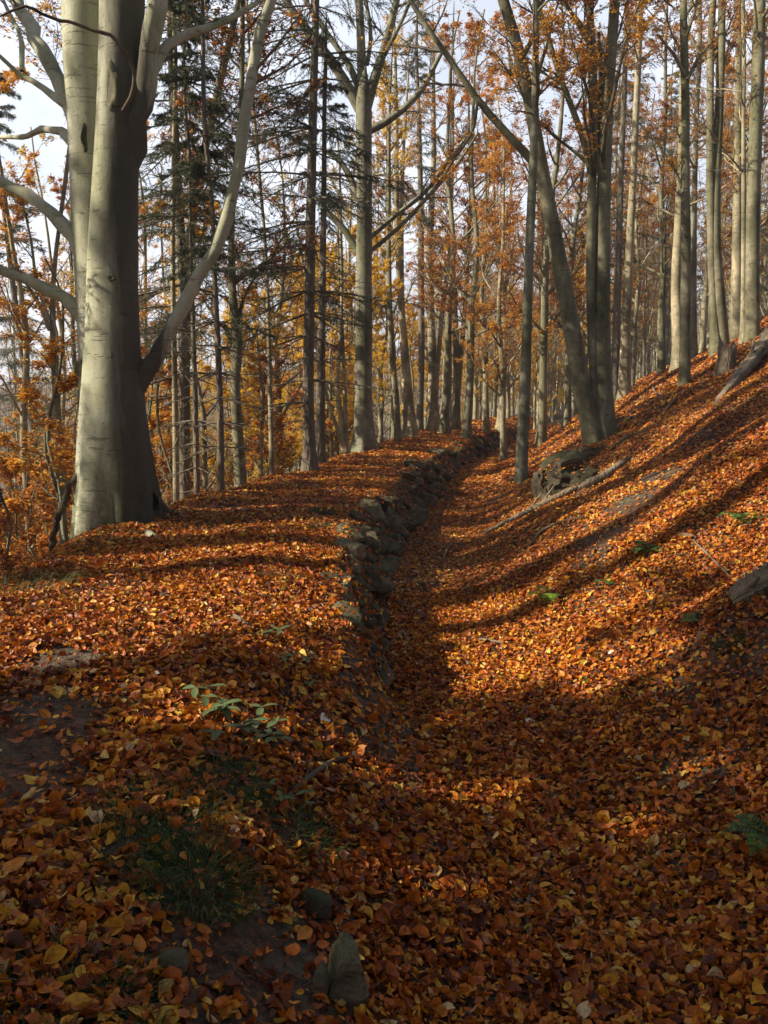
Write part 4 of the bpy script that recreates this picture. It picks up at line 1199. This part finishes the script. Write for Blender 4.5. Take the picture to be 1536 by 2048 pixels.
for i, (u, v, a) in enumerate([(660, 1175, .5), (470, 1405, -.4), (905, 1345, 1.0), (1180, 1480, -.2), (830, 1640, .6), (1290, 1590, 1.4), (1395, 1400, .2), (560, 1130, .1), (390, 1140, -.3), (1010, 1175, 1.2), (930, 1790, .3), (1240, 1850, -.7)]):
    dx, dy = 26 * math.cos(a), 13 * math.sin(a)
    where = ['near the flat stone edging', 'just above the broad green leaves', 'below the sunny ditch patch', 'in the middle of the ditch', 'below the curved dead branch', 'by the large sunny patch', 'low on the hillside',
             'on the raised path', 'on the path near the big beech roots', 'in the shaded smile of the ditch', 'in the dark lower ditch', 'low on the dark right side'][i]
    stick('fallen_twig', f'tiny brown twig among the leaves {where}', [(u - dx, v - dy, 2.5), (u, v + 3, 3), (u + dx, v + dy, 2)], 'darkwood', 'twig', 2.5, 5, 30 + i, 8)

def snag():
    g = np.random.default_rng(61)
    p = hit(1452, 742)
    Y = p[1]
    root = empty('tree_stump', p)
    tag(root, 'short broken grey tree stump with a jagged top on the hill crest', 'stump')
    r = 17 / FPX * Y; h = 50 / FPX * Y
    P = p + np.array([[0, 0, -.2], [0, 0, .05], [.01, 0, h * .5], [.02, 0, h * .85], [.02, 0, h]])
    mb = MB()
    S = 16
    m = 1 + .1 * g.normal(size=(1, 5, S))
    tubes(mb, P[None], np.array([[r * 1.4, r * 1.2, r, r * .97, r * .95]]), S, 0, m)
    n = mb.n
    V = mb.v[0].copy(); V[-S:, 2] += g.uniform(-.12, .16, S); mb.v[0] = V
    mb.add([P[-1] - [0, 0, .1]], np.zeros((0, 3), int))
    mb.f.append((np.stack([np.arange(S) + 4 * S, (np.arange(S) + 1) % S + 4 * S, np.full(S, 5 * S)], 1), 0, False))
    mb.build('trunk', M['deadwood'], root, p)
snag()

# ---------------------------------------------------------------- green things
def grass(label, u, v, n, R, L, seed, mat='grass', name='grass_tuft', spread=.6):
    g = np.random.default_rng(seed + 500)
    p = hit(u, v)
    a = g.uniform(0, 6.28, n); rr = R * np.sqrt(g.uniform(size=n))
    x = p[0] + rr * np.cos(a); y = p[1] + rr * np.sin(a)
    z = ground(x, y)
    D = unit(np.stack([np.cos(a) * spread + g.normal(0, .35, n), np.sin(a) * spread + g.normal(0, .35, n), np.ones(n)], 1))
    ln = (L * g.uniform(.5, 1.25, n))[:, None]
    S = unit(np.cross(D, g.normal(size=(n, 3)))) * .0016
    b0 = np.stack([x, y, z], 1)
    b1 = b0 + D * ln * .5
    D2 = unit(D + np.array([0, 0, -.75]) + .6 * np.stack([np.cos(a), np.sin(a), 0 * a], 1))
    b2 = b1 + D2 * ln * .5
    V = np.stack([b0 - S, b0 + S, b1 + S * .8, b1 - S * .8, b2], 1)
    b = np.arange(n)[:, None] * 5
    mb = MB()
    mb.add(V.reshape(-1, 3), [b + [0, 1, 2, 3], b + [3, 2, 4]], 0, False)
    o = mb.build(name, M[mat], None, p)
    tag(o, label, 'grass')

grass('thick dark green grass tuft in the middle of the lower left', 395, 1770, 800, .19, .135, 1)
grass('grass tuft with leaves on it, upper one of the lower left tufts', 330, 1635, 700, .22, .10, 2)
grass('dark grass tuft right below the broad green leaves', 440, 1560, 500, .18, .09, 3)
grass('low dark grass clump right of the lower left tufts', 580, 1660, 600, .20, .085, 4)
grass('mossy grass patch in the bottom left corner', 130, 2000, 1300, .24, .065, 5)
grass('small lone grass clump on the dark right part of the ditch floor', 1330, 1700, 220, .08, .07, 6)
grass('small grass tuft by the flat mossy stone on the path', 636, 1055, 200, .14, .10, 7)
grass('grass fringe at the roots of the massive beech', 190, 1085, 300, .4, .14, 8)
grass('grass hanging over the left rim of the path at the photo edge', 20, 1190, 420, .5, .22, 9)
grass('dry grass tuft on the path above the broad green leaves', 560, 1160, 140, .15, .12, 10)
grass('dark green grass clump on the slope right of centre', 1462, 1290, 320, .10, .07, 11)
grass('second grass patch left of the thick dark tuft', 240, 1700, 620, .22, .08, 12)

def leaf_blade(mb, P0, D, N, ln, wd, mat=0, seg=5, curl=.2):
    S = unit(np.cross(N, D))
    t = np.linspace(0, 1, seg + 1)
    w = wd * np.sin(np.pi * np.clip(t * .93 + .05, 0, 1)) ** .8
    C = P0 + D * (t * ln)[:, None] - N * (curl * ln * t ** 2)[:, None]
    Lf = C + S * w[:, None] + N * (w * .25)[:, None]
    Rt = C - S * w[:, None] + N * (w * .25)[:, None]
    V = np.concatenate([C, Lf, Rt])
    n = seg + 1
    i = np.arange(seg)
    mb.add(V, np.concatenate([np.stack([i, i + 1, n + i + 1, n + i], 1), np.stack([i + 1, i, 2 * n + i, 2 * n + i + 1], 1)]), mat, True)

def fern(label, u, v, n, L, seed, lift=.9, mat='fern'):
    g = np.random.default_rng(seed + 600)
    p = hit(u, v)
    root = empty('fern', p)
    tag(root, label, 'fern')
    for f in range(n):
        a = f / n * 6.28 + g.uniform(-.4, .4)
        hd = np.array([math.cos(a), math.sin(a), 0])
        ln = L * g.uniform(.75, 1.15)
        t = np.linspace(0, 1, 15)
        Q = p + hd * (ln * (t - .15 * t ** 2))[:, None] + np.array([0, 0, 1]) * (ln * lift * (.75 * t - .62 * t ** 2))[:, None]
        mb = MB()
        tubes(mb, Q[None], (.0028 * (1 - .8 * t) + .0006)[None], 5)
        T_ = unit(np.gradient(Q, axis=0))
        for i in range(2, 15):
            w = ln * .27 * math.sin(math.pi * (.16 + .84 * t[i]) ** .75) + .006
            side = unit(np.cross(T_[i], [0, 0, 1]))
            N = unit(np.cross(side, T_[i]))
            for sg in (-1, 1):
                leaf_blade(mb, Q[i], unit(side * sg + T_[i] * .45), N, w, ln * .028, 0, 4, .12)
        mb.build('frond', M[mat], root, p)

fern('bright green fern standing at the lower end of the sunny slope', 1093, 1212, 4, .27, 1, 2.3, 'freshfern')
fern('dark green fern on the sunlit slope below bare soil', 1290, 1112, 6, .25, 3, 1.9)
fern('fern at the right edge of the ditch floor', 1540, 1690, 7, .25, 4, 1.5)
fern('pale green fern lying flat on the slope right of the bright fern', 1400, 1240, 5, .22, 5, .5)
fern('fern in shade at the right edge above the grey log end', 1490, 1050, 6, .30, 6, 1.7)
fern('small fern frond lying in the middle of the ditch floor', 1185, 1362, 3, .16, 7, .4)
fern('low fern on the slope between the bright fern and the dark one', 1222, 1165, 4, .20, 8, .6)

def herb(label, u, v, n, R, ll, seed, h=.10, name='leafy_plant'):
    g = np.random.default_rng(seed + 700)
    p = hit(u, v)
    root = empty(name, p)
    tag(root, label, 'plant')
    for s in range(n):
        a = g.uniform(0, 6.28); rr = R * math.sqrt(g.uniform())
        x, y = p[0] + rr * math.cos(a), p[1] + rr * math.sin(a)
        b = np.array([x, y, float(ground(x, y))])
        top = b + np.array([g.normal(0, .03), g.normal(0, .03), h * g.uniform(.6, 1.3)])
        t = np.linspace(0, 1, 5)[:, None]
        mb = MB()
        tubes(mb, (b + (top - b) * t)[None], np.full((1, 5), .0018), 4)
        for j in range(3):
            a2 = a + j * 2.1 + g.normal(0, .3)
            D = unit(np.array([math.cos(a2), math.sin(a2), g.normal(.1, .25)]))
            N = unit(np.cross(np.cross(D, [0, 0, 1]), D) + g.normal(0, .15, 3))
            leaf_blade(mb, top, D, N, ll * g.uniform(.7, 1.2), ll * .22, 0, 6, .2)
        mb.build('sprig', M['green'], root, p)

herb('leafy plant with broad grey green leaves spreading over the litter on the left', 450, 1450, 15, .28, .085, 1)
herb('small leafy sprig on the path edge above the broad leaved plant', 545, 1285, 3, .06, .075, 2)
herb('upright green sprig near the lower end of the stone edging', 592, 1350, 3, .05, .065, 3)
herb('pale round leaved sprig right of the broad leaved plant', 632, 1392, 4, .07, .045, 4, .06)
herb('bright green sprig growing on the pale fallen pole', 1075, 1024, 5, .22, .10, 5, .08)
herb('low dark green plant under the curved dead branch', 575, 1600, 4, .1, .05, 6, .05)

def single_leaf(label, u, v, size, mat, seed, lift=.02, yaw=None, wide=.36, cat='leaf', curl=.25):
    g = np.random.default_rng(seed + 800)
    p = hit(u, v) + np.array([0, 0, lift])
    a = yaw if yaw is not None else g.uniform(0, 6.28)
    N = unit(normal(p[0], p[1]) + g.normal(0, .25, 3) + np.array([0, -.3, 0]))
    D = np.array([math.cos(a), math.sin(a), 0]); D = unit(D - (D @ N) * N)
    mb = MB()
    leaf_blade(mb, p - D * size * .5, D, N, size, size * wide, 0, 7, curl)
    o = mb.build('fallen_leaf', M[mat], None, p)
    tag(o, label, cat)

single_leaf('white curled dry leaf on the path edge left of centre', 303, 1356, .11, 'pale_leaf', 1, .035, 2.6, .2, 'leaf', .7)
single_leaf('pale folded leaf just right of the white curled leaf', 362, 1374, .085, 'pale_leaf', 2, .03, .9, .22, 'leaf', .5)
single_leaf('large golden brown wrinkled leaf above the lower left grass tuft', 288, 1502, .12, 'yellow_leaf', 3, .03, .6)
single_leaf('bright yellow leaf beside the bare soil of the path', 118, 1390, .085, 'yellow_leaf', 4, .02, .1)
single_leaf('yellow leaf above the upright green sprig near the ditch', 585, 1203, .10, 'yellow_leaf', 5, .02, .4)
single_leaf('pale cream leaf in the litter right of the broad leaved plant', 652, 1446, .10, 'pale_leaf', 6, .03, 1.2, .33)
single_leaf('yellow leaf on the dark ditch floor at lower right', 1232, 1656, .08, 'yellow_leaf', 7, .02, .2)
single_leaf('lemon yellow leaf left of the large sunny patch', 1034, 1533, .07, 'yellow_leaf', 8, .02, .5)
single_leaf('pale leaf on the path by the foot of the big beech roots', 156, 1157, .13, 'yellow_leaf', 9, .02, .1)
single_leaf('pale beige leaf on the ditch floor near the broken stick', 1060, 1447, .09, 'pale_leaf', 10, .02, 1.0)
single_leaf('yellow leaf in the lit strip low on the hillside', 1285, 1393, .08, 'yellow_leaf', 11, .02, .9)
single_leaf('beige leaf on the hillside above the small fern frond', 1225, 1310, .09, 'pale_leaf', 12, .02, .4)

build_litter()

# ---------------------------------------------------------------- air
def haze():
    t = NT('haze')
    v = t.n('VolumePrincipled')
    v.inputs['Color'].default_value = (.86, .90, .96, 1)
    v.inputs['Density'].default_value = .0012
    v.inputs['Anisotropy'].default_value = .3
    t.l(v.outputs[0], t.out.inputs['Volume'])
    a, b, z0, z1 = -900, 1000, -40, 70
    V = [(x, y, z) for z in (z0, z1) for y in (-900, b) for x in (a, -a)]
    mb = MB()
    mb.add(V, np.array([[0, 2, 3, 1], [4, 5, 7, 6], [0, 1, 5, 4], [2, 6, 7, 3], [0, 4, 6, 2], [1, 3, 7, 5]]), 0, False)
    o = mb.build('haze', t.m)
    tag(o, 'thin pale autumn haze filling the wood and valley', 'haze', kind='stuff')

haze()
